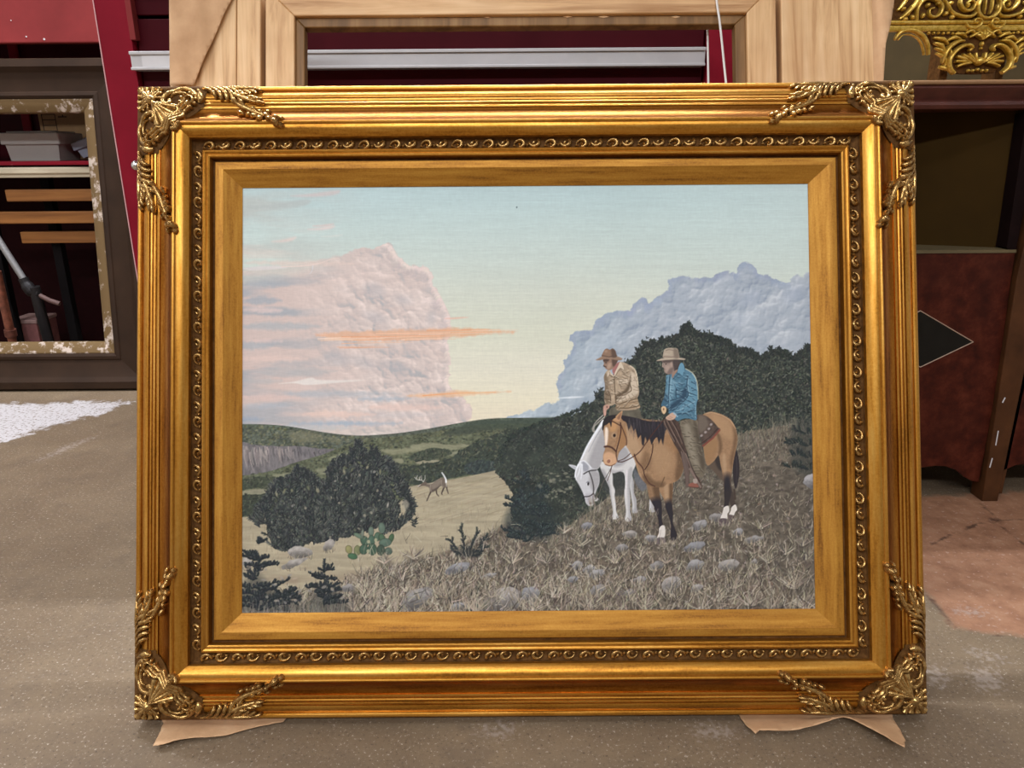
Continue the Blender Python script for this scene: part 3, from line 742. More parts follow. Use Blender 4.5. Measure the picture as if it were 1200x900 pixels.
    for (x, y, a, L) in [(540, 650, -2.2, 24), (545, 652, -1.7, 36), (548, 652, -1.2, 34), (552, 652, -.9, 30), (556, 652, -.7, 20), (536, 650, -2.5, 14)]:
        for q in range(int(L/3)): sprig(x+math.cos(a)*q*3, y+math.sin(a)*q*3, a+rng.normal(0, .5), 6, small, 1.2)
    fill([(534, 652), (546, 640), (560, 652)], (40, 44, 44), .6, soft=4)
    fill([(928, 500), (960, 496), (960, 560), (930, 548)], (48, 54, 52), .5, soft=8)
    for (x, y, B) in [(950, 508, 22), (950, 522, 30), (950, 536, 26), (950, 550, 30)]:
        for q in range(int(B/3)): sprig(x-q*3, y+1.4*math.sin(q)-q*.35, rng.uniform(-3.0, -1.4), 7, [(38, 44, 44), (52, 58, 54), (68, 74, 66)], 1.4)
    rock([(942, 566), (946, 558), (956, 556), (960, 570), (950, 574)])
    # ---- junipers at the left --------------------------------------------
    tree = [(300, 612), (305, 600), (312, 590), (318, 580), (324, 570), (334, 566), (344, 562), (349, 554), (353, 556), (357, 564), (364, 560), (370, 568), (380, 572), (388, 565), (387, 554), (394, 545), (404, 541), (412, 537), (415, 528), (419, 524),
            (423, 529), (427, 538), (437, 535), (447, 541), (456, 547), (463, 556), (468, 566), (472, 578), (478, 588), (482, 598), (476, 606), (467, 614), (450, 620), (430, 625), (408, 632), (385, 638), (360, 640), (340, 652), (318, 650), (306, 640)]
    cen = np.array([392., 612.]); inner = [tuple(cen+(np.array(q)-cen)*.87) for q in tree]
    M = fill(inner, (47, 51, 51), rough=3.4, seed=14, tex=(vnoise(8, 8, 83, 3)-.5)*.5); F = frame_of(M)
    jn = [(38, 42, 43), (54, 58, 57), (70, 74, 71), (92, 94, 86), (32, 36, 38), (62, 66, 61), (80, 84, 76)]
    foliage(F, (298, 522, 484, 654), 2300, jn, 1.3, dirn=-1.4)
    for k in range(420):
        q = pt_in(F, (300, 524, 484, 652))
        if q: sprig(q[0], q[1], -math.pi/2+np.clip((q[0]-395)/90, -1, 1)*.6+rng.normal(0, .5), rng.uniform(5, 9), jn if rng.random() < .6 else [(60, 64, 61), (82, 86, 79), (104, 106, 96)], 1.2)
    edge_sprigs(tree[:33], (392, 625), 420, jn[:4]+[(80, 84, 78)], 1.3, 13, .5)
    spires(tree[2:30], 8.5, jn[:3], 1.25, 6, 16)
    for (bx, by) in [(419, 526), (351, 556), (365, 562), (437, 537), (340, 566), (396, 546), (458, 549), (311, 596)]:
        for q in range(7): sprig(bx+rng.normal(0, 2), by+rng.uniform(0, 16), -math.pi/2+rng.normal(0, .5), rng.uniform(5, 9), jn[:4], 1.3)
    for (x, y) in [(333, 576), (342, 575), (361, 572), (372, 575), (324, 579), (403, 553), (412, 551), (430, 548), (445, 553)]: ell(x, y, rng.uniform(1, 1.8), rng.uniform(1.6, 3), rng.normal(0, .4), pick([(128, 126, 98), (150, 144, 118), (112, 114, 88)]), .8, soft=.6)
    for k in range(60):
        q = pt_in(F, (318, 545, 476, 632))
        if q: ell(q[0], q[1], rng.uniform(.6, 1.9), rng.uniform(.6, 1.8), rng.normal(0, .5), pick([(150, 146, 136), (112, 112, 96), (160, 152, 132), (96, 100, 82)]), .65)
    fill([(470, 590), (475, 586), (479, 592), (474, 598)], (160, 152, 134), .7, soft=1.5); ell(454, 592, 1.2, 3.2, .2, (180, 174, 160), .8, soft=.6)
    boughs(486, 600, 618, 6, 9, jn, 1.2)
    for pl in [[(336, 648), (344, 641), (352, 640), (366, 645), (362, 652), (346, 654)], [(378, 640), (386, 632), (392, 636), (388, 644), (380, 646)], [(330, 664), (345, 655), (360, 654), (350, 662), (336, 668)], [(284, 660), (290, 652), (296, 660), (292, 668)]]:
        rock(pl, (150, 144, 136))
        for k in range(14): x = rng.uniform(min(q[0] for q in pl), max(q[0] for q in pl)); y = max(q[1] for q in pl)+rng.uniform(-1, 2); stroke([(x, y), (x+rng.normal(0, 1.5), y-rng.uniform(2, 7))], .9, .3, jit(pick([(170, 156, 130), (120, 110, 94), (90, 84, 76)]), 6), .8)
    # prickly pear
    for (x, y, rx, ry, rt, c) in [(447, 619, 3.6, 6.2, -.1, (92, 108, 94)), (434.5, 623, 3, 5.4, 0, (98, 112, 98)), (442, 629, 3.6, 5, .2, (78, 98, 80)), (447.5, 631, 3.4, 5.2, -.4, (72, 94, 72)), (458, 631, 2.6, 5.2, .35, (70, 92, 66)),
                               (451, 636, 7, 4.6, -.15, (84, 102, 88)), (427, 634, 4.4, 6, -.5, (66, 88, 72)), (420, 628, 6, 2.2, .45, (96, 112, 94)), (424.5, 625, 1.4, 4.4, .1, (110, 118, 104)), (435, 634, 3.6, 6.5, 0, (74, 96, 80)),
                               (418.6, 645, 3.8, 5.6, .1, (112, 116, 82)), (408.6, 644, 3.6, 4.6, -.3, (134, 130, 88)), (413, 652, 5.4, 3.2, .2, (68, 98, 72)), (426, 644, 4.6, 5.6, .2, (66, 88, 72)), (436, 644, 5, 6.5, 0, (62, 84, 68)), (446, 645, 4.4, 6, 0, (62, 76, 64)), (455, 646, 4, 4, 0, (80, 94, 82))]:
        ell(x, y, rx+.5, ry+.5, rt, np.array(c)*.55, .8); ell(x, y, rx, ry, rt, c, 1)
        ell(x-rx*.3, y-ry*.3, rx*.5, ry*.5, rt, np.minimum(np.array(c)*1.18, 255), .6, soft=1.5)
    for (x, y) in [(440, 633), (431.5, 635), (421, 638), (431, 646)]: ell(x, y, 1.8, 2.2, 0, (176, 172, 140), .8)
    # ---- rocks and tussocks of the foreground ------------------------------
    for pl in [[(520, 672), (526, 664), (540, 659), (550, 660), (546, 668), (530, 674)], [(565, 676), (574, 672), (582, 672), (576, 678)], [(468, 712), (472, 700), (482, 692), (500, 689), (508, 694), (500, 704), (484, 716)],
               [(528, 714), (532, 706), (544, 706), (548, 714)], [(564, 712), (570, 700), (582, 691), (596, 688), (608, 692), (611, 702), (604, 714), (575, 717)], [(608, 700), (614, 690), (626, 688), (632, 696), (626, 706)],
               [(669, 662), (676, 657), (682, 660), (680, 667), (672, 667)], [(682, 668), (690, 663), (697, 664), (696, 670), (686, 672)], [(690, 672), (700, 667), (708, 670), (702, 677), (692, 678)], [(663, 680), (672, 675), (678, 678), (672, 684)],
               [(760, 664), (768, 658), (777, 659), (776, 666), (764, 668)], [(803, 665), (810, 657), (820, 657), (825, 662), (818, 669), (806, 669)], [(841, 664), (848, 657), (860, 656), (866, 660), (860, 668), (846, 670)], [(774, 690), (778, 680), (788, 676), (797, 678), (795, 688), (784, 697)],
               [(810, 620), (816, 611), (826, 610), (828, 616), (820, 622)], [(830, 608), (836, 602), (844, 603), (846, 608), (838, 612)], [(800, 644), (808, 637), (822, 635), (826, 639), (816, 646), (804, 647)], [(858, 624), (864, 620), (870, 622), (868, 628), (860, 628)],
               [(872, 632), (884, 628), (896, 630), (890, 635), (876, 637)], [(720, 642), (730, 638), (736, 642), (728, 648)], [(728, 626), (738, 622), (746, 626), (738, 631)], [(754, 630), (764, 627), (770, 632), (760, 636)],
               [(680, 616), (688, 612), (694, 616), (686, 622)], [(740, 680), (750, 675), (756, 679), (748, 684)], [(808, 690), (818, 684), (824, 688), (814, 695)], [(728, 696), (738, 690), (744, 694), (734, 699)], [(876, 662), (884, 655), (886, 660)], [(690, 692), (702, 684), (708, 690), (698, 698)], [(398, 690), (408, 684), (416, 688), (410, 694)]]:
        rock(pl, pick([(142, 139, 137), (134, 130, 126), (146, 140, 134), (130, 129, 130)]))
        q = np.array(pl); xa, xb, yb = q[:, 0].min(), q[:, 0].max(), q[:, 1].max()
        for k in range(int((xb-xa)*1.1)):
            x = rng.uniform(xa-2, xb+2); stroke([(x, yb+rng.uniform(0, 3)), (x+rng.normal(0, 2.5), yb-rng.uniform(1, 7))], .9, .3, jit(pick(dry), 8), .85)
    yp = [(172, 160, 140), (150, 138, 120), (188, 178, 158), (112, 102, 90), (82, 76, 70)]
    for (x, y, r, n) in [(560, 718, 30, 46), (430, 700, 26, 36), (415, 715, 24, 34), (520, 700, 22, 30), (470, 680, 20, 26), (625, 718, 26, 34), (690, 715, 26, 32), (755, 716, 28, 38), (720, 700, 20, 24), (840, 705, 24, 30), (880, 710, 26, 36), (930, 690, 26, 34), (905, 716, 24, 30),
                         (945, 715, 24, 30), (650, 700, 20, 22), (820, 716, 22, 26), (790, 700, 18, 20), (920, 650, 18, 22), (940, 640, 16, 20), (890, 620, 16, 20), (640, 660, 18, 22), (600, 660, 18, 22), (680, 640, 16, 20), (720, 660, 16, 20), (900, 660, 18, 22), (860, 690, 18, 22), (780, 660, 12, 14), (750, 655, 14, 16), (450, 660, 16, 24), (485, 655, 18, 28), (660, 625, 14, 18), (575, 700, 16, 20)]:
        ell(x, y-1, r*.55, r*.28, 0, (70, 64, 58), .55, soft=r*.3)
        yucca(x, y, r, n, yp, .95)
    def low():
        x = rng.uniform(420, 956); return x, 724-abs(rng.normal(0, 40))
    blades(1300, low, dry, 12, .1, .8, spread=.6)
    # ---- two dark conifers in the lower left corner -------------------------
    lowp = [(34, 39, 42), (46, 52, 54), (60, 66, 66), (78, 82, 79)]
    fill([(284, 690), (300, 672), (322, 690), (350, 704), (352, 718), (284, 718)], (56, 58, 56), .6, soft=9)
    fill([(360, 716), (374, 690), (392, 690), (408, 716)], (56, 58, 56), .6, soft=7)
    seedling(303, 632, 716, 46, 13, lowp, 1.45); seedling(380, 658, 716, 30, 9, lowp, 1.4); seedling(340, 690, 718, 26, 5, lowp, 1.4)
    for k in range(26):
        x, y = rng.uniform(286, 405), rng.uniform(665, 714); ell(x, y, rng.uniform(1, 3.4), rng.uniform(.7, 1.8), rng.normal(0, .5), pick([(160, 152, 140), (140, 136, 130), (172, 156, 136)]), .65)
    for k in range(120):
        x = rng.uniform(286, 410); stroke([(x, 719), (x+rng.normal(0, 3), 719-rng.uniform(6, 18))], .8, .3, jit((132, 126, 114), 10), .6)
    # ---- deer ------------------------------------------------------------
    dd = (112, 100, 88)
    for (p, a) in [([(505, 575.5), (502.3, 581), (499.6, 587.4)], 1), ([(510.5, 574), (511.2, 579), (513.6, 581.8)], .9), ([(520.3, 570), (518.3, 575), (516.8, 578.6), (517.6, 580)], 1), ([(522.4, 569), (523.3, 574), (524.8, 578.6)], .9)]:
        stroke(p, 2., 1., (72, 60, 54), a)
    M = fill([(497, 566), (503, 567.6), (507, 566.6), (513, 562), (518, 560), (521.4, 561), (522.6, 566), (522.2, 571), (519, 572), (516, 569.6), (511, 574.6), (506, 577.4), (503.4, 575.4), (502, 571.6), (498, 569.8)], dd)
    fill([(505, 568), (513, 563), (517, 564), (513, 570), (507, 574)], (138, 126, 112), .6, soft=2, clip=M); fill([(504, 576), (511, 574.6), (516, 569.6), (512, 571.5), (506, 574.6)], (70, 60, 54), .7, soft=1, clip=M)
    curve([(504, 569), (503.6, 573), (505, 576)], .9, .6, (176, 166, 150), .6); curve([(516.5, 563), (516.8, 568), (519, 571)], .8, .5, (160, 148, 132), .6); curve([(498, 566.4), (503, 567.8), (510, 563.8), (517, 560.4)], .7, .5, (168, 156, 140), .6)
    fill([(489, 569.6), (493, 567.4), (496, 565.2), (499.5, 566), (498.5, 569.4), (494, 569.8), (490, 571)], (104, 92, 80)); stroke([(489.4, 570.2), (492, 568.4)], 1.2, .8, (196, 186, 172), .9); stroke([(497.5, 564.8), (499.6, 562.6)], 1, .5, dd, .9)
    stroke([(517.2, 554.2), (519.6, 557.6), (521.9, 562), (522.2, 565.6)], 1.1, 2., (236, 236, 232), 1.); stroke([(522.4, 566), (522.8, 570.6)], 1., .8, (206, 198, 186), .8)
    for p in [[(495.6, 565), (493.6, 562.9), (489, 562.8), (485.4, 559.8)], [(487, 561.6), (488.6, 558)], [(490.4, 562.8), (492, 558.4)], [(493.4, 562.9), (493.4, 557.8)], [(495.8, 564.6), (497.6, 561), (497.4, 557.4)]]:
        stroke(p, .95, .6, (184, 180, 168), .95)
    LINE = 1.3; SHADE = 1.4
    # ---- white horse -----------------------------------------------------
    wh = (207, 204, 200); ws = (164, 161, 161)
    curve([(700, 508), (694, 505), (697, 496), (706, 487)], 1., 1., (158, 152, 142), .9); curve([(697, 508), (696, 500), (708, 489)], .8, .8, (170, 164, 152), .9)
    fill([(742, 548), (748, 556), (754, 562), (757, 572), (752, 576), (746, 570), (742, 560)], (104, 106, 112), .8, soft=1.5)
    fill([(703, 545), (716, 556), (727, 552), (737, 556), (742, 575), (720, 582), (706, 572)], (62, 64, 62), .75, soft=2)
    for pl in [[(739, 556), (742, 566), (742, 577), (745, 586), (745.4, 596), (746.6, 601), (740, 601.4), (740.6, 592), (739, 582), (737.6, 570)], [(761, 585), (764, 584), (766, 591), (765.5, 597), (766.6, 600), (761, 600.4), (760.4, 593)]]:
        M = fill(pl, (196, 194, 192)); fill([(q[0]+2.2, q[1]) for q in pl], (150, 146, 146), .5, soft=1.5, clip=M)
    M = fill([(702, 540), (712, 546), (717, 556), (717.6, 568), (720, 575), (719.6, 582), (721, 592), (721.4, 600), (724, 607.4), (717, 608.6), (717.8, 600), (716, 588), (714, 578), (713.4, 572), (708, 560), (703, 549)], wh)
    fill([(706, 550), (712, 560), (715, 574), (716.4, 590), (718, 606), (713, 600), (710, 575), (702, 556)], ws, .7, soft=2, clip=M)
    M = fill([(722, 534), (734, 522), (745, 536), (744, 546), (741, 553), (739.6, 562), (737.6, 570), (737.4, 577), (738, 586), (737.6, 598), (739.4, 610), (732, 611), (733, 600), (731.6, 588), (731, 577), (732, 568), (731, 556), (726, 553), (717, 555), (710, 548), (712, 538)], wh)
    fill([(724, 530), (732, 524), (737, 535), (728, 546), (718, 546)], ws, .7, soft=3, clip=M); fill([(735, 556), (741, 550), (738, 580), (740, 610), (736, 606)], ws, .55, soft=1.6, clip=M); stroke([(734, 552), (733.6, 568), (733, 584)], 1.6, 1., (224, 214, 216), .7, clip=M, soft=.6)
    fill([(713, 550), (722, 552), (730, 551), (724, 556), (716, 556)], (176, 172, 172), .6, soft=1.5, clip=M)
    M = fill([(706, 492), (700, 501), (693, 512), (686, 524), (681, 535), (678, 543), (683, 546), (692, 551), (700, 550), (704, 543), (708, 532), (709, 516), (708, 500)], wh)
    fill([(708, 498), (700, 512), (693, 528), (688, 546), (700, 552), (710, 530)], ws, .75, soft=5, clip=M); curve([(706, 495), (697, 508), (688, 523), (681, 538)], 2.4, 1.6, (226, 228, 230), .85, clip=M, soft=.6); curve([(705, 501), (697, 514), (689, 530)], .7, .5, (140, 142, 150), .6)
    M = fill([(676, 545), (680, 541), (688, 544), (694, 549), (700, 552), (702, 560), (701.4, 568), (698, 576), (697, 582), (700.6, 585), (699, 587.6), (696, 588), (694.6, 592), (690, 593.4), (686, 590), (684.6, 584), (682, 577), (678, 569), (674, 562), (673, 555)], (198, 197, 198))
    fill([(692, 551), (702, 556), (701, 569), (695, 577), (690, 566)], ws, .7, soft=2.5, clip=M); fill([(685, 580), (694, 580), (695, 591), (688, 592)], (176, 172, 176), .6, soft=2, clip=M)
    fill([(665.8, 545.2), (671, 545.4), (676, 547.6), (675, 551.4), (670, 549)], (206, 206, 208)); fill([(668, 546.2), (674, 548), (673, 550)], (156, 156, 162), .7, soft=.6)
    fill([(682, 541), (688, 545), (689, 551), (684, 553), (682, 548)], (140, 142, 150), .7, soft=1); curve([(679, 541.6), (684, 540.6), (690, 546), (692, 549)], 1.2, .8, (222, 223, 226), .9)
    for p in [[(679, 543), (675, 551), (672.6, 560)], [(680, 544), (678, 553), (676, 559)], [(681.5, 545), (681, 556), (680, 562)], [(677, 545), (673.6, 554), (674.6, 563)]]: curve(p, 1.3, .5, (226, 227, 230), .8)
    for p in [[(683.4, 556), (690, 552.4), (698, 551.4)], [(689.6, 553), (693, 562), (695, 572), (694.6, 579)], [(684, 582.4), (690, 582), (694.6, 579)], [(694.6, 578), (698, 585)]]: curve(p, 1.1, 1., (66, 62, 62), .95)
    curve([(697, 586), (702, 577), (706, 566), (714, 552), (717, 545)], .7, .6, (92, 84, 78), .8)
    ell(688.7, 567.4, 1.2, 2., .1, (44, 40, 40), 1.); ell(691.4, 590.4, 1.6, 1.2, 0, (92, 80, 82), .9); curve([(686.6, 566), (688.6, 564.6), (690.4, 566)], .7, .5, (130, 130, 136), .8)
    # ---- rider in the tan jacket -------------------------------------------
    fill([(716, 478), (746, 478), (751, 488), (757, 500), (735, 502), (716, 494)], (98, 92, 78), tex=(vnoise(4, 6, 95, 2)-.5)*.3)
    jk = (168, 148, 124); jl = (206, 189, 166); jd = (98, 82, 64)
    M = JM = fill([(713, 433.6), (716, 438), (719.4, 441), (722, 434), (726, 425), (731, 425.4), (737, 428), (742, 432), (745, 438), (746.6, 448), (748.4, 458), (748, 463), (746.6, 467), (748, 473), (749.6, 478), (742, 480.6), (730, 481.4), (722, 480.8), (720.4, 474), (717, 475.6), (709, 475), (707.6, 464), (708.4, 452), (707, 443), (709, 437)], jk, tex=(vnoise(3, 4, 96, 2)-.5)*.28)
    fill([(707, 440), (711, 441), (713, 456), (715, 470), (709, 475), (706, 462)], jd, .45, soft=2.5, clip=M); fill([(737, 446), (739, 458), (728, 464), (722, 470), (721, 464), (733, 456)], jd, .7, soft=1.6, clip=M)
    fill([(739, 436), (744, 440), (746, 452), (747, 461), (736, 467), (726, 471), (723, 468), (734, 461), (738, 452), (737, 442)], jl, .6, soft=1.8, clip=M)
    fill([(722, 474), (740, 469), (748, 468), (749, 478), (724, 480)], (162, 138, 110), .7, soft=1.5, clip=M)
    for p in [[(724.5, 445.5), (735, 444), (736.6, 449), (725.4, 450.6)], [(713, 447.5), (718.6, 446), (718.6, 450), (713.4, 451)]]: fill(p, jl, .55, soft=.8, clip=M); stroke(p+[p[0]], .7, .7, jd, .75, clip=M)
    stroke([(726, 450.6), (727.6, 456.4), (736, 456), (736.4, 449)], .7, .6, jd, .7, clip=M); stroke([(714, 451), (715.4, 457.6), (718.8, 457)], .6, .6, jd, .6, clip=M)
    for p in [[(719.4, 441), (719.8, 455), (721, 470), (721.4, 480)], [(746.5, 467), (735, 470.6), (724, 474), (720.6, 472)], [(738.4, 441), (737.6, 450), (739.6, 457), (735, 461), (722, 467)], [(722.5, 478.4), (736, 478.6), (749, 475.6)], [(712, 458), (715, 466), (714.6, 473)], [(709, 462), (713, 464)], [(708.4, 468), (714, 468.6)]]: curve(p, .9, .7, jd, .8, clip=M)
    for p in [[(740, 462), (743, 466)], [(736, 463.4), (738.6, 468)], [(732, 465), (734, 470)], [(728, 467), (729.4, 471.6)], [(741, 452), (746, 455)], [(742, 446), (746.4, 447)], [(742, 457), (747.6, 458)], [(723, 475), (735, 474)], [(737, 472.6), (747, 471)]]: stroke(p, .7, .5, jd, .6, clip=M)
    curve([(738, 429), (743, 433), (745.6, 440), (747.4, 452)], .9, .7, (222, 204, 176), .8)
    fill([(720, 428), (726, 424), (726, 430), (722, 436), (719.6, 440), (717, 435.6), (718, 431)], (160, 108, 102))
    fill([(726, 424.4), (728.6, 427), (730.6, 434.4), (726.6, 431.6), (723, 435), (720, 441), (719.6, 438), (724, 429)], jl); stroke([(730.4, 434.4), (726.6, 431.8), (720.4, 441.4)], .6, .6, jd, .8)
    fill([(713.6, 434.6), (716, 438), (719.4, 441), (717, 441.6), (714, 439), (712, 442.4), (711, 439)], jl, .9); stroke([(712, 442.6), (713.8, 439), (718.6, 442.6)], .6, .5, jd, .8)
    M = fill([(706.2, 421.6), (707.2, 426), (706.4, 428.6), (708, 431), (711, 433.8), (715, 434), (718, 432), (721.6, 427), (723.4, 421.4), (714, 420)], (146, 118, 100))
    fill([(717, 421), (724, 421.6), (721, 428), (718, 430), (716.6, 425)], (92, 72, 62), .9, soft=1, clip=M); fill([(706, 421), (713, 421.4), (712, 424), (707, 424.4)], (84, 66, 58), .8, soft=1, clip=M); stroke([(707, 429.4), (710, 430.6)], 1.4, .8, (58, 48, 44), .95); fill([(712, 427), (716, 426), (714, 432), (711, 432)], (172, 144, 124), .7, soft=1, clip=M); ell(709.6, 425.6, 1, .6, 0, (48, 40, 38), .9)
    M = fill([(697.6, 422.4), (702, 419.6), (706, 418), (714, 419.6), (722, 418), (727, 419.4), (729, 421.4), (725, 422.8), (718, 421.6), (710, 420.8), (704, 422.4)], (142, 116, 96)); stroke([(698, 422), (706, 418.6), (714, 420), (723, 419), (728, 421)], .7, .6, (178, 152, 130), .7)
    M = fill([(704.8, 418.4), (706, 413.6), (708.4, 409.8), (711, 408.8), (714, 410), (717.6, 408.7), (720.4, 411), (721.8, 415.4), (722.2, 419), (714, 419.8)], (140, 112, 92)); fill([(716, 409), (722, 412), (722.4, 419), (717, 419.6)], (96, 76, 64), .8, soft=1.6, clip=M); stroke([(705, 417), (713, 418.6), (722, 417)], 1.3, 1.2, (92, 74, 64), .8); ell(709.6, 412, 2, 1.6, 0, (174, 144, 120), .6, soft=1)
    fill([(707, 476), (710.4, 474.4), (713.6, 475.4), (713, 479), (710.4, 481), (709.4, 487), (707.4, 488), (706.2, 481)], (186, 146, 128)); ell(710.8, 477.4, .9, 1.1, 0, (110, 78, 66), .9); stroke([(708, 479), (708.4, 486)], .8, .6, (206, 158, 150), .8)
    def folds(M, box_, n, dk, lt, ang, L=4.):
        F = frame_of(M)
        for k in range(n):
            q = pt_in(F, box_)
            if q is None: continue
            a = ang(q)+rng.normal(0, .35); l = L*rng.uniform(.5, 1.3); dx, dy = math.cos(a)*l/2, math.sin(a)*l/2
            stroke([(q[0]-dx, q[1]-dy), (q[0], q[1]+.5), (q[0]+dx, q[1]+dy)], 1.2, .6, dk, .6, clip=M); stroke([(q[0]-dx, q[1]-dy-1.1), (q[0]+dx, q[1]+dy-1.1)], 1., .5, lt, .55, clip=M)
    folds(JM, (707, 430, 750, 481), 60, jd, jl, lambda q: .9 if q[0] > 736 and q[1] < 462 else (-.4 if q[1] > 462 and q[0] > 722 else 1.2 if q[0] < 716 else .3))
    # ---- buckskin horse ----------------------------------------------------
    bk = (154, 121, 90); bl = (180, 149, 116); bd = (100, 76, 55); blk = (46, 42, 46); sock = (214, 206, 196)
    grain = (vnoise(2, 2, 97, 2)-.5)*.14
    curve([(860, 575), (861, 585)], 2, 2, (70, 58, 50), .9)
    M = fill([(862, 528), (864.6, 534), (866, 545), (866, 556), (864.4, 566), (862, 573.4), (860, 569), (858.6, 558), (859, 542)], (48, 42, 44)); stroke([(862.6, 536), (863.4, 552), (862.4, 568)], .8, .5, (84, 76, 76), .6)
    M = fill([(830, 545), (837, 534), (842, 534), (845, 546), (848, 564), (843, 561), (836, 553)], (92, 78, 66)); fill([(836, 534), (842, 536), (846, 552), (840, 548)], (58, 50, 46), .7, soft=2, clip=M)
    M = fill([(852, 572), (857, 573), (859.6, 583), (861.4, 590), (862.6, 596), (858, 597), (855, 590)], (70, 60, 54)); fill([(857, 595), (861.4, 592), (863.4, 597.6), (861, 601), (859, 605), (854, 604), (856, 599)], sock); fill([(853, 604), (859, 604.6), (860, 608), (853.6, 609.6)], (98, 86, 82))
    M = fill([(820, 500), (822, 488), (827, 484.6), (834, 483), (846, 486.4), (856, 492.6), (861.6, 502), (864, 512), (863.4, 522), (861, 533), (858.6, 545), (857, 556), (856, 566), (857.4, 574), (856, 582), (853.4, 592), (852.6, 597), (847.6, 597), (848.6, 588), (848, 578), (847.6, 568), (846.4, 556), (844, 545), (842, 534), (837, 540), (830, 546), (826.6, 542), (824, 526)], bk, tex=grain)
    fill([(838, 505), (842, 520), (842, 534), (846, 526), (844, 512)], bd, .55, soft=2.2, clip=M); fill([(824, 524), (836, 514), (841, 520), (838, 534), (830, 544), (825, 540)], (150, 116, 82), .7, soft=3, clip=M); fill([(858, 500), (864, 512), (860, 536), (857, 552), (855, 540), (859, 520)], bd, .5, soft=3, clip=M)
    fill([(834, 485), (848, 489), (857, 500), (858, 515), (848, 512), (836, 498)], (168, 134, 100), .7, soft=5, clip=M); fill([(846, 536), (850, 534), (851, 556), (848, 556)], bl, .5, soft=2, clip=M); stroke([(826, 485), (834, 483.6), (846, 487), (856, 493), (862, 503)], .9, .7, (200, 166, 128), .8)
    fill([(846, 562), (857, 560), (859, 600), (846, 600)], blk, .85, soft=8, clip=M); fill([(846, 578), (858, 576), (856, 600), (846, 600)], (52, 46, 46), .9, soft=4, clip=M)
    fill([(848, 595), (853, 593.4), (854.4, 599), (852, 603), (851.6, 609), (844, 608.6), (846, 602), (847, 598)], sock); fill([(843.4, 608.6), (852, 609), (853, 616), (841.6, 616)], (92, 80, 80))
    # fore legs
    M = fill([(757, 562), (771, 567), (772.4, 580), (774.6, 588), (775.4, 598), (775.4, 610), (777.6, 617.6), (778.6, 622), (777.4, 630.4), (770, 631), (771.4, 622), (771, 612), (769, 603), (765.6, 594), (760.4, 584), (758, 572)], (140, 110, 82), tex=grain)
    fill([(764, 570), (772, 570), (774, 592), (769, 588)], bd, .7, soft=2.5, clip=M); fill([(760, 589), (777, 587), (778, 620), (764, 622)], blk, .95, soft=6, clip=M)
    fill([(772, 619.6), (775, 616.4), (778, 617), (779, 623), (777.6, 630.6), (769.8, 631), (771.6, 625)], sock); stroke([(773.6, 622), (772.6, 629)], 1, .8, (168, 156, 148), .7); fill([(770, 631), (777.6, 630.8), (778.4, 637), (769, 638)], (104, 92, 92), .9)
    M = fill([(772, 574), (776, 562), (787, 562), (788, 575), (787, 586), (787.6, 597), (788.4, 603), (788, 612), (791, 621), (793, 627), (791.6, 633.4), (786, 634), (785, 626), (785.4, 616), (783, 606), (779.6, 597), (777.6, 586)], bk, tex=grain)
    fill([(784, 566), (788, 570), (788, 596), (784, 592)], bd, .65, soft=2, clip=M); fill([(777, 566), (782, 566), (783, 590), (780, 592)], bl, .5, soft=2, clip=M); fill([(776, 593), (790, 591), (796, 636), (782, 636)], blk, .96, soft=6, clip=M)
    # barrel, chest and neck
    M = fill([(722, 500), (728, 490), (745, 491), (778, 494), (797, 500), (801, 515), (803, 530), (801.6, 545), (798.6, 556), (794, 563), (788, 566.4), (781, 568), (777, 571.4), (770, 571.6), (762, 570.4), (755, 566), (749, 558), (745.6, 549), (743, 540), (738, 531), (733, 523), (727, 517)], bk, tex=grain)
    fill([(790, 520), (804, 520), (802, 548), (795, 563), (790, 560), (793, 540)], bd, .6, soft=4, clip=M); fill([(757, 556), (766, 564), (778, 566), (776, 572), (760, 571), (750, 562)], bd, .55, soft=3, clip=M)
    fill([(733, 500), (745, 512), (752, 528), (750, 540), (742, 532), (734, 522)], bl, .55, soft=5, clip=M); fill([(764, 526), (780, 520), (788, 540), (782, 556), (770, 556), (764, 544)], (164, 131, 98), .7, soft=7, clip=M); fill([(735, 522), (742, 534), (747, 551), (754, 564), (748, 556), (742, 542), (733, 526)], (190, 158, 124), .5, soft=2, clip=M)
    fill([(756, 530), (762, 540), (758, 552), (750, 545)], bd, .35, soft=5, clip=M); fill([(774, 515), (790, 510), (798, 525), (788, 530)], (150, 114, 80), .5, soft=5, clip=M)
    curve([(778, 560), (776, 565), (774, 570)], 1, .8, bd, .8)
    for k in range(160):
        x = rng.uniform(755, 798); y = rng.uniform(512, 560); stroke([(x, y), (x+rng.normal(0, .6), y+rng.uniform(1, 3))], .5, .3, jit(pick([(206, 166, 122), (160, 120, 80)]), 6), .4, clip=M)
    # mane
    mane = [(716, 488), (722, 486.5), (734, 488), (748, 491), (762, 494.4), (779, 494), (784, 498), (779, 506), (776.6, 522), (774, 514), (771.6, 521), (769.6, 513), (766, 516), (763, 522), (760.6, 514), (758, 519), (755.6, 512), (754, 522), (751.6, 521), (750.4, 510), (747, 514.6), (744, 503), (741.6, 506), (739, 498), (736, 505), (733.6, 496), (728, 493)]
    fill(mane, (44, 40, 44), sm=2)
    for k in range(70):
        x = rng.uniform(734, 779); y = rng.uniform(490, 500); stroke([(x, y), (x+rng.uniform(0, 3), y+rng.uniform(6, 16))], .8, .3, jit(pick([(44, 40, 46), (66, 60, 66), (86, 78, 78)]), 5), .55)
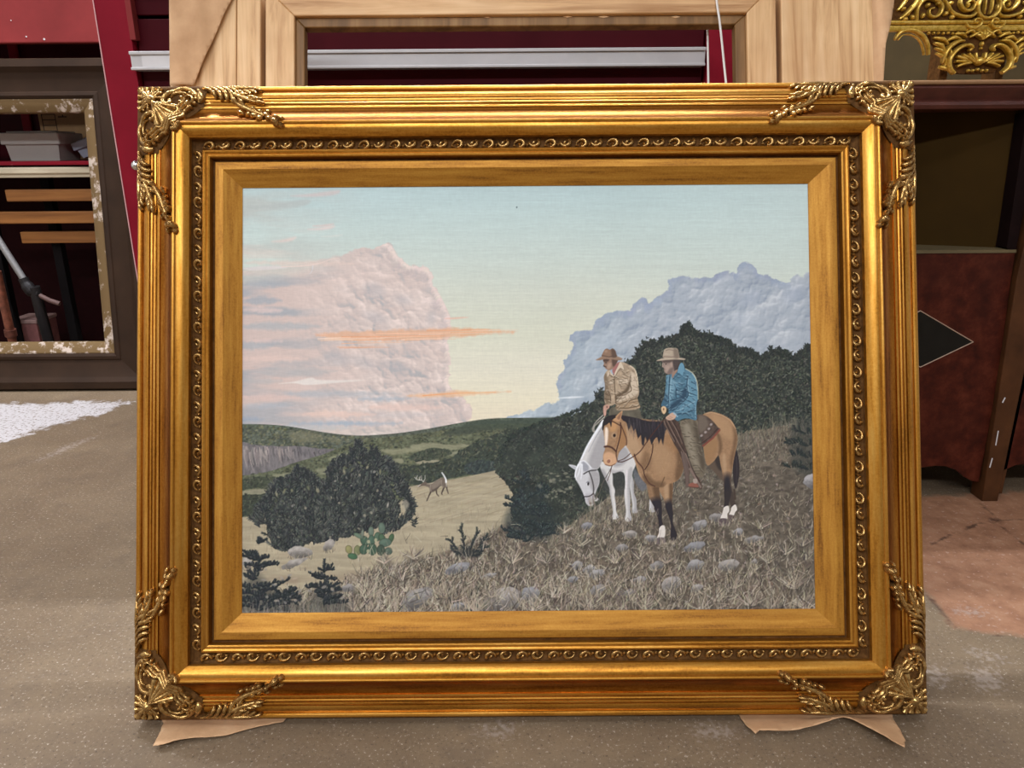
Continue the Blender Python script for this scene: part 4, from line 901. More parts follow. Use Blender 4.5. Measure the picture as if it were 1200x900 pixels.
    # head
    M = fill([(716, 488), (722, 488.6), (727, 490.4), (731, 497), (733.6, 508), (733.6, 519), (731, 524), (726, 529), (723.6, 535), (722.6, 541), (719.6, 545), (714, 546.6), (709, 545.2), (706.4, 541), (706.4, 533), (708.4, 526), (708, 517), (706.6, 508), (706, 500), (709, 492)], bk, tex=grain)
    fill([(726, 500), (734, 506), (733, 520), (726, 527), (724, 514)], (156, 116, 78), .65, soft=3, clip=M); fill([(713, 494), (722, 494), (722, 504), (715, 506)], (186, 142, 98), .8, soft=3, clip=M); fill([(708.6, 502), (712, 504), (711.6, 516), (710, 523), (708, 520)], (236, 216, 196), .85, soft=1.2, clip=M); fill([(706, 534), (712, 530), (720, 533), (722, 542), (716, 547), (708, 545)], (202, 160, 124), .75, soft=2, clip=M)
    curve([(724, 505), (722.6, 516), (720, 524)], 1.4, 1., (146, 106, 72), .5)
    ell(719, 511, 2.8, 3., .1, (206, 176, 144), .5, soft=1.6); ell(719.4, 510.8, 1.7, 2., .1, (44, 32, 28), 1); ell(712.8, 541, 2., 2.2, .4, (104, 58, 46), .95); ell(713.2, 540.4, 2.7, 2.9, .4, (216, 176, 146), .35); curve([(709, 545), (715, 546.2), (720, 544)], .8, .6, (120, 84, 66), .8)
    fill([(718, 491), (722, 487.4), (728.6, 481.8), (728, 487), (726, 493.6), (722, 494)], (188, 146, 108)); fill([(722.6, 490), (727.6, 484), (725.6, 492)], (128, 94, 74), .8, soft=.8)
    fill([(705, 504), (705.6, 496), (708.4, 490.6), (713, 487.6), (719, 487), (721, 489.6), (717, 493), (715.6, 501), (713.6, 496), (710.6, 498), (707.6, 499.6), (706.6, 504)], (42, 37, 38))
    br = (74, 46, 38)
    for p, w in [([(715.6, 493.4), (720, 495.6), (726, 499)], 1.2), ([(726.6, 496), (727, 506), (724.6, 518), (721.4, 529.6)], 1.2), ([(727.4, 499), (731, 508), (733.6, 515), (733.6, 522)], .9), ([(708, 524), (712, 523.6), (717, 525.4), (721.4, 529.6)], 1.8), ([(721.4, 529), (721.6, 535), (723, 541)], .8),
                 ([(723.6, 542), (730, 541.4), (740, 536.6), (749, 530), (755.6, 521), (762, 512), (773, 498), (777, 492)], .9), ([(724, 540.6), (731, 538), (738, 532)], .7), ([(716.6, 546), (714, 556), (711, 564)], .6),
                 ([(742.6, 533), (746, 541), (752.6, 549), (755, 558), (760, 566.6), (767, 570.6)], 1.1), ([(764.6, 521), (763.6, 531), (760, 543), (755, 551)], 1.)]: curve(p, w, w*.8, br, .92)
    # ---- saddle, blanket, rider in blue -------------------------------------
    M = fill([(815, 489), (822, 486.6), (829, 489), (836, 495), (841, 501), (843.4, 504), (836, 513), (829, 519.6), (823, 524), (820.6, 515), (817, 502)], (84, 70, 62), tex=(vnoise(3, 3, 98, 2)-.5)*.4); fill([(818, 488), (826, 489), (830, 498), (822, 508), (818, 504)], (108, 96, 84), .7, soft=3, clip=M)
    stroke([(843, 504.4), (835, 514), (823.4, 523)], 2.2, 2., (128, 70, 58), .95); stroke([(841, 502.4), (833, 511.6), (822.6, 519.6)], 1., 1., (64, 40, 36), .9)
    for (x, y) in [(833, 498), (830.4, 503), (826.4, 507), (821.6, 511)]: ell(x, y, 1.7, 1.4, -.6, (164, 152, 146), .85)
    M = fill([(777, 493), (781, 490.6), (788, 491), (796, 497), (799.6, 510), (804, 526), (806, 540), (813, 552), (819.6, 563), (822.6, 572), (818.6, 573), (812, 560), (808, 553), (807, 569), (803.6, 571), (802, 560), (800, 546), (796.4, 533), (789, 520), (782.4, 506), (778, 500)], (76, 60, 52), tex=(vnoise(3, 4, 99, 2)-.5)*.4)
    for p in [[(781, 493), (788, 507), (797, 524), (802, 532)], [(785, 492), (792, 504), (799, 520)], [(798, 530), (803, 548), (805, 566)], [(803, 532), (809, 548), (818, 566)], [(778, 494), (780, 500), (790, 518)]]: curve(p, .8, .6, (132, 112, 100), .7); curve([(q[0]+1.4, q[1]) for q in p], .7, .5, (44, 34, 32), .7)
    M = fill([(798, 533), (803, 533), (807, 552), (806.4, 569), (803.4, 570), (802, 556)], (104, 88, 80), .9); stroke([(808, 550), (815, 562), (820.6, 571.4)], 2.4, 2.2, (126, 108, 98), .95)
    fill([(806, 569), (809, 566.6), (814, 566), (817.6, 569), (817.6, 571.6), (810, 571.8)], (138, 88, 74)); stroke([(806.6, 571.2), (817, 572)], .8, .8, (74, 50, 44), .9); fill([(812, 562), (816, 562), (816.6, 566.6), (812.4, 566.6)], (176, 160, 148), .8)
    M = fill([(796.6, 496), (802, 492.4), (816, 492.6), (818, 503), (819.6, 514), (823, 528), (826, 541), (826.8, 551), (825, 557), (821, 560.6), (816, 558), (811.6, 549), (807, 537), (802.6, 523), (799, 510)], (112, 102, 86), tex=(vnoise(4, 5, 100, 2)-.5)*.25)
    fill([(812, 495), (817, 500), (822, 526), (826, 545), (822, 552), (818, 530)], (82, 72, 60), .65, soft=3, clip=M); fill([(801, 500), (808, 500), (814, 530), (819, 550), (813, 546), (806, 526)], (138, 128, 110), .7, soft=3, clip=M)
    for p in [[(813, 512), (819, 516)], [(816, 520), (821.6, 523)], [(802, 512), (808, 512)], [(812, 546), (822, 552)]]: curve([p[0], ((p[0][0]+p[1][0])/2, p[0][1]+.4), p[1]], 1., .6, (74, 66, 56), .6)
    folds(M, (797, 494, 826, 560), 34, (78, 70, 58), (140, 130, 112), lambda q: .5, 5.)
    sb = (82, 118, 136); sl_ = (134, 168, 182); sdk = (42, 64, 82)
    M = SM = fill([(780.4, 440.6), (784, 439.4), (788, 438), (793, 433), (796.6, 427.4), (799, 426), (801.4, 431), (806, 433.6), (811, 437.4), (815, 443), (816.6, 451), (817.6, 460), (817.8, 468), (816, 473), (815.6, 484), (815.6, 492.6), (806, 490.6), (799, 491.4), (793, 493.6), (788, 488), (783, 484), (782.6, 479), (775, 476.4), (775.4, 472), (778, 466), (779.4, 456), (780, 447)], sb, tex=(vnoise(3, 3, 101, 2)-.5)*.32)
    fill([(805, 442), (809, 440), (815, 446), (817, 460), (816, 474), (806, 480), (796, 484), (793, 480), (804, 470), (806, 456)], (98, 138, 156), .7, soft=2, clip=M); fill([(783, 446), (788, 442), (791, 455), (784, 475), (781, 470)], sl_, .4, soft=3, clip=M); fill([(803, 452), (805, 464), (796, 474), (786, 482), (784, 476), (796, 466)], sdk, .6, soft=2.5, clip=M); fill([(775, 468), (779, 462), (783, 470), (781, 479), (775, 476)], (66, 98, 116), .7, soft=1.5, clip=M); fill([(790, 486), (815, 482), (815, 492), (794, 493)], (78, 114, 132), .7, soft=2, clip=M)
    for p in [[(805.6, 441), (804.6, 452), (806, 464), (797, 474), (788, 482)], [(784.6, 442), (783.6, 456), (783, 470), (783, 483)], [(792, 456), (796, 460), (803, 458)], [(792, 457), (792, 466), (797, 468), (803, 465)], [(806, 470), (812, 473)], [(802, 475), (808, 478)], [(810, 455), (816, 458)], [(808, 461), (816, 464)], [(810, 448), (816, 451)], [(793, 486), (804, 484), (815, 479)], [(779.6, 462), (782.4, 464)], [(777, 468), (781, 471)], [(786, 476), (792, 474)], [(785, 470), (792, 468)]]: curve(p, .9, .6, sdk, .75, clip=M)
    for p in [[(806.6, 443), (806, 454), (808, 464)], [(800, 478), (808, 474), (815, 470)], [(793, 459), (797, 463)], [(786, 446), (785, 460)], [(811, 438.6), (815, 445), (817, 458)], [(815, 476), (814.6, 490)], [(792, 483), (800, 479)], [(789, 448), (795, 450)]]: curve(p, .9, .6, sl_, .75, clip=M)
    folds(SM, (775, 428, 819, 493), 80, sdk, sl_, lambda q: .5 if q[0] > 804 else -.5 if q[1] > 470 else .9 if q[0] < 784 else .2)
    curve([(803, 432.6), (811, 437.4), (815.6, 445), (817.4, 456), (817.8, 468)], .7, .6, (190, 186, 158), .7)
    M = fill([(776, 422.4), (777, 427), (775.6, 430), (777.6, 432), (778.4, 436.6), (782, 438.6), (787, 438.4), (791, 434), (794, 428), (793, 421.8)], (150, 130, 118)); fill([(788, 421.6), (796, 422), (796, 432), (791, 436.6), (788.6, 430)], (74, 64, 62), .95, soft=1, clip=None); fill([(776, 422), (788, 421.6), (786, 425), (777, 425.6)], (92, 78, 72), .8, soft=1, clip=M)
    ell(780, 427, .9, .6, 0, (52, 44, 42), .9); stroke([(778, 433), (781, 433.4)], .8, .6, (88, 66, 62), .9); ell(786.4, 427.6, 1.4, 2.6, .1, (172, 148, 134), .8, soft=.8); fill([(779, 430), (784, 429), (784, 434), (780, 436)], (172, 150, 136), .6, soft=1.6, clip=M); fill([(784, 433), (789, 431), (787, 438), (782, 438)], (112, 96, 90), .6, soft=1.6, clip=M); stroke([(776.2, 426.4), (775.7, 430)], .8, .6, (186, 164, 148), .8)
    fill([(787, 438.6), (791, 434.6), (794, 434), (790, 440), (787.6, 443.6)], (150, 124, 108)); fill([(796.4, 427), (799.4, 426), (801.6, 431), (799, 441.4), (795.4, 438), (793.6, 436)], (104, 146, 166)); stroke([(799, 441.4), (795.4, 438), (788, 445)], .8, .6, sdk, .8); stroke([(780.6, 441), (783.4, 440.4), (782, 446)], .9, .7, sl_, .8)
    M = fill([(768.8, 423.4), (772, 421.6), (777, 420.4), (786, 419.6), (796, 419.6), (803, 421), (800.4, 422.2), (792, 421.6), (782, 422.2), (774, 423.2)], (184, 168, 148)); stroke([(770, 423.4), (778, 422.4), (790, 421.8), (801, 422)], .7, .6, (112, 98, 86), .7)
    M = fill([(777, 419.8), (777.2, 413), (778.8, 409.4), (783, 408), (789, 408.2), (793.4, 409), (794.8, 413), (795.2, 420), (786, 420.2)], (174, 158, 138)); fill([(789, 409), (795, 411), (795.4, 420), (790, 420)], (126, 112, 98), .7, soft=2, clip=M); stroke([(777.4, 418.2), (786, 418.8), (795, 418.4)], 1.4, 1.4, (134, 116, 102), .8); curve([(780, 411), (784, 410), (789, 411)], .9, .6, (128, 114, 100), .7); stroke([(779, 415), (785, 416)], .8, .6, (198, 182, 162), .7)
    fill([(774.6, 478), (777.4, 476.4), (780.2, 478.4), (780, 483), (777.4, 485.8), (774.8, 482)], (206, 176, 138)); ell(777.2, 480, .9, 1.3, 0, (122, 84, 58), .9)
    fill([(779.6, 490), (782.6, 487), (787.4, 484), (791.6, 485.4), (791.8, 488.6), (789, 492), (784, 493), (781, 492)], (192, 160, 138)); stroke([(782, 490), (786, 491.4)], .6, .5, (126, 92, 78), .8); stroke([(784, 488.4), (788, 490)], .6, .5, (126, 92, 78), .7); stroke([(789, 484.4), (793.6, 488.6)], 1.4, 1.2, (150, 184, 200), .9)
    # grass in front of the hooves
    for (x, y, n) in [(720, 610, 22), (736, 613, 24), (744, 604, 14), (763, 603, 12), (774, 636, 26), (789, 636, 22), (847, 616, 26), (857, 610, 14)]:
        for k in range(n):
            a = rng.normal(0, 4); stroke([(x+a, y+rng.uniform(0, 3)), (x+a+rng.normal(0, 2), y-rng.uniform(1, 7))], .7, .3, jit(pick(dry), 8), .75)
    for k in range(40):
        x, y = rng.uniform(690, 705), rng.uniform(588, 602); stroke([(x, y), (x+rng.normal(0, 2), y-rng.uniform(4, 14))], .7, .3, jit(pick(dry), 8), .7)
    LINE = 1.; SHADE = 1.
    # canvas weave and a last unifying glaze
    IMG[:] *= (1+(vnoise(6, .9, 120, 2)-.5)*.045+(vnoise(.9, 6, 121, 1)-.5)*.02)[..., None]
    ell(605, 243, .9, .9, 0, (70, 90, 96), .9)
    k = IMG.copy()                                        # crisp brush edges
    for _ in range(2): k = (k*2+np.roll(k, 1, 0)+np.roll(k, -1, 0)+np.roll(k, 1, 1)+np.roll(k, -1, 1))/6
    IMG[2:-2, 2:-2] += (.75*(IMG-k))[2:-2, 2:-2]
    np.clip(IMG, .02, 1, out=IMG)
# ---------------------------------------------------------------------------
# the framed painting, leaning back
# ---------------------------------------------------------------------------
FW, FH, LEAN = 1.05, .8475, .3309
FO = Vector((.0215-FW/2, .8009, .016))
SW = {'left': .1426, 'right': .1460, 'bottom': .1397, 'top': .1395}      # sight width of each rail
TW = .1425
# profile in mm: distance from the outer edge, height towards the viewer
OUT = [(0, -42), (0, -4), (1, -1.2), (3, .4), (5.5, .4), (7.2, -1), (7.6, -3.4), (8.8, -3.2), (9.6, -.4), (11.5, 3), (14.5, 5.4), (18, 6.6), (20, 6.6), (20.6, 4.2), (21.6, 4.2), (22, 6.8), (23.4, 8.2), (25, 8), (25.8, 6.4), (26.4, 6.4),
       (27, 8.6), (28.6, 9.8), (30.2, 9.4), (31, 7.4), (31.8, 7.4), (32.3, 9.4), (34, 10.6), (36, 10.8)]
SCOOP = [(36, 10.8), (36.2, 9.4), (40, 10.2), (44, 12), (48, 14.6), (52, 18.2), (55, 21.6), (57.6, 25.2), (59.4, 28)]
CREST = [(59.4, 28), (60.2, 29.4), (61.8, 30.2), (63.4, 29.8), (64.4, 28.4), (64.8, 27.2), (66.5, 27.3), (70, 26.6), (74, 24.6), (77, 22.4), (79.2, 20), (79.6, 14)]
BAND = [(79.6, 14), (80.5, 11), (83.5, 8.6), (88, 8), (92, 9.4), (94.4, 12)]
BEAD = [(94.4, 12), (94.8, 16), (96, 17.6), (98, 18.4), (99.6, 17.6), (100.4, 16.8), (101.4, 17.4), (103.4, 17.8), (105, 16.6), (105.6, 13), (105.8, 7)]
GROOVE = [(105.8, 7), (110.2, 7)]
LINER = [(110.2, 7), (110.4, 12.4), (111.4, 13.4), (113, 13.6), (120.6, 13.2), (121.6, 12.6), (128, 9), (136, 4.2), (141.4, 1.2), (142.5, .6), (142.5, -8)]
PROF_T = np.array([q[0] for q in OUT[1:]+SCOOP[1:]+CREST[1:]+BAND[1:]]); PROF_W = np.array([q[1] for q in OUT[1:]+SCOOP[1:]+CREST[1:]+BAND[1:]])
def prof(t):
    w = [np.interp(t+d, PROF_T+np.arange(len(PROF_T))*1e-6, PROF_W) for d in (-3, -1.5, 0, 1.5, 3)]
    return max(np.mean(w), w[2])

root = empty('framed_painting', FO, (-LEAN, 0, 0))
tag(root, 'western oil painting in an ornate gilded frame with carved corners, leaning on pine boards', 'painting')
def rail(name, side, pts, mat, parent):
    if isinstance(mat, dict): mat = mat[0 if side in ('bottom', 'top') else 2]
    """one mitred length of moulding; local axes: x right, -y towards the viewer, z up"""
    T = {k: SW[k]/TW*.001 for k in SW}
    v = []
    for (t, w) in pts:
        l, r, b, u = t*T['left'], FW-t*T['right'], t*T['bottom'], FH-t*T['top']
        a, c = {'bottom': ((l, b), (r, b)), 'right': ((r, b), (r, u)), 'top': ((r, u), (l, u)), 'left': ((l, u), (l, b))}[side]
        v += [(a[0], -w*.001, a[1]), (c[0], -w*.001, c[1])]
    f = [(2*i, 2*i+2, 2*i+3, 2*i+1) for i in range(len(pts)-1)]
    return mobj(name, v, f, mat, parent, 28)

FAT = 1.
def ridge_geo(pts, w, h, base, n=5, m=6, sink=2., z0=0.):
    """a carved lobe in mm: swept half-round of varying width and height"""
    P = spline(pts, n); N = len(P); s = np.linspace(0, 1, N)
    w = np.interp(s, np.linspace(0, 1, len(w)), w)*FAT; h = np.interp(s, np.linspace(0, 1, len(h)), h)
    v, f = [], []
    for i in range(N):
        t = P[min(i+1, N-1)]-P[max(i-1, 0)]; t = t/(np.linalg.norm(t)+1e-9); nn = np.array([-t[1], t[0]])
        for k in range(m+1):
            a = math.pi*k/m; q = P[i]+nn*(-math.cos(a))*w[i]/2
            zz = base(P[i][0], P[i][1])+z0+math.sin(a)**.8*h[i]-(sink if k in (0, m) else 0)
            v.append((q[0]*.001, -zz*.001, q[1]*.001))
    for i in range(N-1):
        for k in range(m): f.append((i*(m+1)+k, i*(m+1)+k+1, (i+1)*(m+1)+k+1, (i+1)*(m+1)+k))
    f.append(tuple(range(m+1))); f.append(tuple((N-1)*(m+1)+k for k in range(m+1)))
    return v, f
def dome_geo(x, y, rx, ry, h, base, rot=0., z0=0., seg=10, rings=3):
    v, f = [], []; zb = base(x, y)+z0
    for r in range(rings+1):
        a = math.pi/2*r/rings
        for k in range(seg):
            b = 2*math.pi*k/seg; px, py = rx*math.cos(a)*math.cos(b), ry*math.cos(a)*math.sin(b)
            v.append(((x+px*math.cos(rot)-py*math.sin(rot))*.001, -(zb-2*(r == 0)+h*math.sin(a))*.001, (y+px*math.sin(rot)+py*math.cos(rot))*.001))
    for r in range(rings):
        for k in range(seg): f.append((r*seg+k, r*seg+(k+1) % seg, (r+1)*seg+(k+1) % seg, (r+1)*seg+k))
    f.append(tuple(rings*seg+k for k in range(seg)))
    return v, f
def join(*gs):
    V, Fc = [], []
    for v, f in gs: Fc += [tuple(i+len(V) for i in q) for q in f]; V += list(v)
    return V, Fc

def build_frame():
    rails = {}
    for side in ('bottom', 'right', 'top', 'left'):
        R_ = rail('frame_rail', side, OUT+CREST[:0], m_gold, root); rails[side] = R_
        rail('scoop_moulding', side, SCOOP, m_goldband, R_); rail('crest_moulding', side, CREST, m_gold, R_)
        rail('ornament_channel', side, BAND, m_patina, R_); rail('inner_bead', side, BEAD, m_gold, R_)
        rail('liner_rebate', side, GROOVE, m_patina, R_)
        tag(rail('liner_rail', side, LINER, m_liner, root), 'plain gilded liner next to the canvas')
    # back board closing the frame
    box('back_board', .06, FW-.06, .012, .040, .06, FH-.06, simple('board_back', (120, 96, 66), .8), root, 0)
    # running scroll ornament in the channel
    global FAT
    FAT = 1.75
    flat = lambda x, y: 9.0
    scr = make_mesh('carved_scroll', *join(ridge_geo([(3, -4.5), (4.5, .5), (8.5, 3.8), (13, 3.4), (16, 0), (17, -3.6)], [2.4, 3.6, 3.4, 2.6, 1.2], [4, 6, 5.5, 4, 2], flat, 3, 5), dome_geo(4.6, -3.6, 2.8, 2.6, 6.5, flat, seg=8, rings=2),
                                           ridge_geo([(8, -4.6), (11, -1), (12.4, 1)], [1.4, 2.6, 1], [2, 4, 2], flat, 2, 4), ridge_geo([(18, -1.4), (19.6, 2.2), (20, 5)], [1.2, 2.8, 1], [2, 5, 3], flat, 2, 4)), m_ornament, 60)
    leaf = make_mesh('carved_leaf', *join(ridge_geo([(31, 4.6), (27, 4.6), (24, 1.6), (25, -2.6), (29, -4.4), (34, -3), (37, .6)], [1.4, 3, 3.4, 3, 2.4, 1], [3, 5.5, 6, 5.5, 4, 2], flat, 3, 5), dome_geo(30, 1.4, 2.8, 2.4, 6.5, flat, seg=8, rings=2),
                                          ridge_geo([(34, 4.4), (36.6, 2.4), (38.6, 4)], [1.2, 2.4, 1], [2, 4.4, 2], flat, 2, 4)), m_ornament, 60)
    FAT = 1.25
    T = {k: SW[k]/TW for k in SW}
    tc = .0873
    for side, rot in (('bottom', 0), ('right', -math.pi/2), ('top', math.pi), ('left', math.pi/2)):
        L = FW if side in ('bottom', 'top') else FH
        span = L-2*tc-.006; n = int(round(span/.041)); step = span/n
        for k in range(n):
            s = tc+.003+k*step
            t = tc*T[side]
            loc = {'bottom': (s, 0, t), 'right': (FW-t, 0, s), 'top': (FW-s, 0, FH-t), 'left': (t, 0, FH-s)}[side]
            link('carved_scroll', scr, rails[side], loc, (0, rot, 0)); link('carved_leaf', leaf, rails[side], loc, (0, rot, 0))
    # ---- corner ornaments (mm from the outer corner) -----------------------
    B = lambda x, y: prof(max(0.5, min(x, y)))
    K = 1.13
    pieces = []                                   # (name, geo)
    def R(name, pts, w, h, z0=0., n=4, m=6, both=True):
        p = [(a*K, b*K) for a, b in pts]; pieces.append((name, ridge_geo(p, [q*K for q in w], h, B, n, m, 2.5, z0)))
        if both: pieces.append((name, ridge_geo([(b, a) for a, b in p], [q*K for q in w], h, B, n, m, 2.5, z0)))
    def D(name, x, y, rx, ry, h, rot=0., z0=0., both=True):
        pieces.append((name, dome_geo(x*K, y*K, rx*K, ry*K, h, B, rot, z0)))
        if both and x != y: pieces.append((name, dome_geo(y*K, x*K, rx*K, ry*K, h, B, math.pi/2-rot, z0)))
    # shell in the very corner
    D('shell_boss', 20, 20, 7, 7, 9, both=False)
    for (tx, ty) in [(4.5, 4.5)]: R('shell_rib', [(17, 17), (10, 10), (tx, ty)], [3, 5.5, 7.5], [5, 7, 6], both=False)
    for (tx, ty) in [(13, 3.4), (21, 3), (29, 3.4)]: R('shell_rib', [(18+(tx-18)*.25, 15), (tx-(tx-18)*.3, 9), (tx, ty)], [2.4, 4.6, 6.6], [4, 6.5, 6])
    for (tx, ty) in [(32, 11), (33, 18)]: R('shell_rib', [(24, 17), (tx-3, ty-.6), (tx, ty)], [2, 3.4, 3], [4, 6, 4])
    # C scroll along each side
    R('scroll', [(43, 20.5), (44.5, 24.5), (41, 27), (37, 25), (36, 20.5), (38.5, 14.5), (44, 9), (52, 5.6), (60, 5.2), (67, 7.6), (72, 13), (74.5, 20)], [4, 5, 5.4, 5.4, 5, 5, 5, 5, 5, 4.4, 3], [7, 9, 10, 9, 8, 8, 8, 8, 7, 6, 4], n=4)
    R('scroll', [(44, 17), (47, 12.6), (54, 10.4), (61, 12), (66, 17)], [1.5, 3, 3.6, 3, 1.2], [4, 6, 6, 5, 3])
    # rosette between scroll and cartouche
    for k in range(6):
        a = k*math.pi/3; D('rosette_petal', 60.5+4.4*math.cos(a), 23.5+4.0*math.sin(a), 2.6, 2.1, 5.5, a)
    D('rosette', 60.5, 23.5, 2.6, 2.4, 7.5)
    # bulb leaf, then feathered leaves leaning along the rail
    R('leaf', [(73, 5), (77, 11), (80, 19), (79, 25)], [2.5, 5.5, 8, 3.5], [4, 8, 9, 5])
    for (x, hgt, w) in [(79, 20, 4.4), (86, 22, 4.8), (93, 23, 5.2), (100, 25, 5.6), (107, 24, 4.8)]:
        R('leaf', [(x, 3.2), (x+8, 5.6), (x+15, 11), (x+18.5, hgt*.8), (x+18, hgt)], [2.4, w, w+.8, w, 1.6], [4, 8, 10, 8, 4], n=3)
        R('leaf_vein', [(x+5, 4.6), (x+12, 9.2), (x+15.4, 15)], [.9, 1.5, .8], [8, 11.4, 9], n=3)
    R('leaf', [(108, 3.4), (118, 4.2), (130, 4.6), (142, 3.4)], [3, 4.6, 4.6, 2], [5, 7, 7, 3])
    for (x0, y0, x1, y1) in [(116, 6, 130, 13), (124, 5.4, 138, 13.6), (131, 5.4, 145, 12.4), (138, 4.4, 150, 8)]:
        R('leaf', [(x0, y0), (x0+(x1-x0)*.6, y0+(y1-y0)*.45), (x1, y1)], [2, 4.8, 3], [4, 9, 6], n=3)
    R('leaf', [(112, 10), (122, 16), (134, 21), (147, 25)], [3, 5.4, 5.4, 2.4], [5, 9, 9, 5], .5)
    for (x0, y0, x1, y1) in [(116, 15, 124, 28), (124, 18, 133, 31), (130, 17, 146, 17.5), (137, 20, 153, 20), (142, 23, 156, 26), (122, 13.5, 136, 14.5)]:
        R('leaf', [(x0, y0), (x0+(x1-x0)*.55, y0+(y1-y0)*.4+1), (x1, y1)], [2, 4.6, 2.6], [4, 9, 6], .5, n=3)
    # flower spray climbing the scoop
    R('spray_stem', [(118, 22), (130, 30), (143, 36), (156, 42), (170, 50)], [4, 5.4, 5.4, 5, 3], [5, 7, 7, 7, 4])
    for (x, y, rx, ry, h, rt) in [(129, 38, 6.4, 3, 8, .6), (138, 41, 4, 3.6, 8, 0), (146, 44, 5.6, 4.2, 10, .5), (143, 33, 4.6, 3, 8, .3), (151, 37, 5, 3.6, 9, .2), (154, 49, 4.4, 5, 10, 0), (160, 43, 6, 4, 10, .8), (160, 37, 4.4, 3, 8, -.2), (166, 50, 5.4, 4.2, 11, .6),
                                  (174, 55, 6.2, 4.4, 11, .9), (179, 49, 4.8, 3.4, 9, .2), (171, 45, 4.8, 3.4, 8, 0), (180, 58, 3.8, 3.2, 8, 0)]:
        D('flower', x, y, rx, ry, h, rt)
        D('flower_eye', x-.8, y+.5, rx*.36, ry*.42, h+1.8, rt)
        for q in (-1, 1): R('petal_edge', [(x-rx*.7*math.cos(rt)-q*ry*.5*math.sin(rt), y-rx*.7*math.sin(rt)+q*ry*.5*math.cos(rt)), (x-q*ry*.8*math.sin(rt), y+q*ry*.8*math.cos(rt)), (x+rx*.8*math.cos(rt)-q*ry*.3*math.sin(rt), y+rx*.8*math.sin(rt)+q*ry*.3*math.cos(rt))], [.8, 1.5, .8], [h*.6, h*.85, h*.6], n=2, m=4)
    # cartouche: fluted cone spreading into a ruffled shell across the mitre
    CB = 10.
    for (x, y, w) in [(30, 52, 7), (38, 49, 7.5), (44, 44, 8), (49, 38, 7.5), (52, 30, 7)]:
        R('cartouche_flute', [(26.5, 26.5), (26.5+(x-26.5)*.5, 26.5+(y-26.5)*.5), (x, y)], [5, w*.8, w], [13, 10, 6], 0., both=False)
    for o_, hh in ((0, 8.), (5, 9.), (10, 8.)):
        q = [(15, 62), (23, 61), (30, 55), (36, 55), (41, 48)]
        q = [(a+o_*.72, b+o_*.72) for a, b in q]; q = q+[(b, a) for a, b in q[::-1]]
        R('ruffle', q, [2.5, 4.2, 4.2, 4.6, 4.6, 4.6, 4.6, 4.2, 4.2, 2.5], [4, hh, hh, hh, hh, hh, hh, hh, hh, 4], .5, n=4, both=False)
    for k in range(8):
        a = .5+k*.62; D('volute_bead', 22+9.6*math.cos(a), 65+9.*math.sin(a), 3.4, 2.8, 8, a)
    R('volute', [(27, 60), (28, 66), (24, 71), (18, 70), (16.4, 65), (19, 61), (23, 62.6), (23, 66)], [2, 3.4, 3.6, 3.6, 3.4, 3, 2.6, 1.6], [5, 8, 9, 9, 8, 7, 7, 4])
    R('eye_ring', [(50+6.2*math.cos(a), 50+6.2*math.sin(a)) for a in np.linspace(.3, 6.0, 10)], [3, 3.6, 3.6, 3], [4, 7, 7, 4], n=3, both=False)
    D('eye_boss', 50, 50, 3.8, 3.8, 5, both=False)
    R('hook', [(55, 57), (60, 59), (62, 55), (60, 51)], [2, 4.2, 4, 1.6], [4, 7, 7, 3]); D('hook_bead', 58, 60, 3, 2.4, 7)
    # toned ground under the corner
    g, idx, fc = [], {}, []
    N = 44; ext = 84*K
    for i in range(N+1):
        for j in range(N+1):
            x, y = ext*i/N, ext*j/N
            idx[i, j] = len(g); g.append((x*.001, -(prof(max(.5, min(x, y)))+.9-2.2*(x+y > 124*K))*.001, y*.001))
    for i in range(N):
        for j in range(N):
            x, y = ext*(i+.5)/N, ext*(j+.5)/N
            if x+y < 126*K and (min(x, y) < 30*K or x+y < 112*K): fc.append((idx[i, j], idx[i+1, j], idx[i+1, j+1], idx[i, j+1]))
    ground = make_mesh('toned_ground', g, fc, m_patina, 60)
    meshes = [(nm, make_mesh(nm, v, f, m_ornament, 60)) for nm, (v, f) in pieces]
    for loc, rot in (((0, 0, 0), 0), ((FW, 0, 0), -math.pi/2), ((FW, 0, FH), math.pi), ((0, 0, FH), math.pi/2)):
        c = link('corner_ornament', ground, root, loc, (0, rot, 0)); tag(c, 'carved acanthus corner with shell, scrolls and flower spray')
        for nm, me in meshes: link(nm, me, c)
build_frame()
FAT = 1.

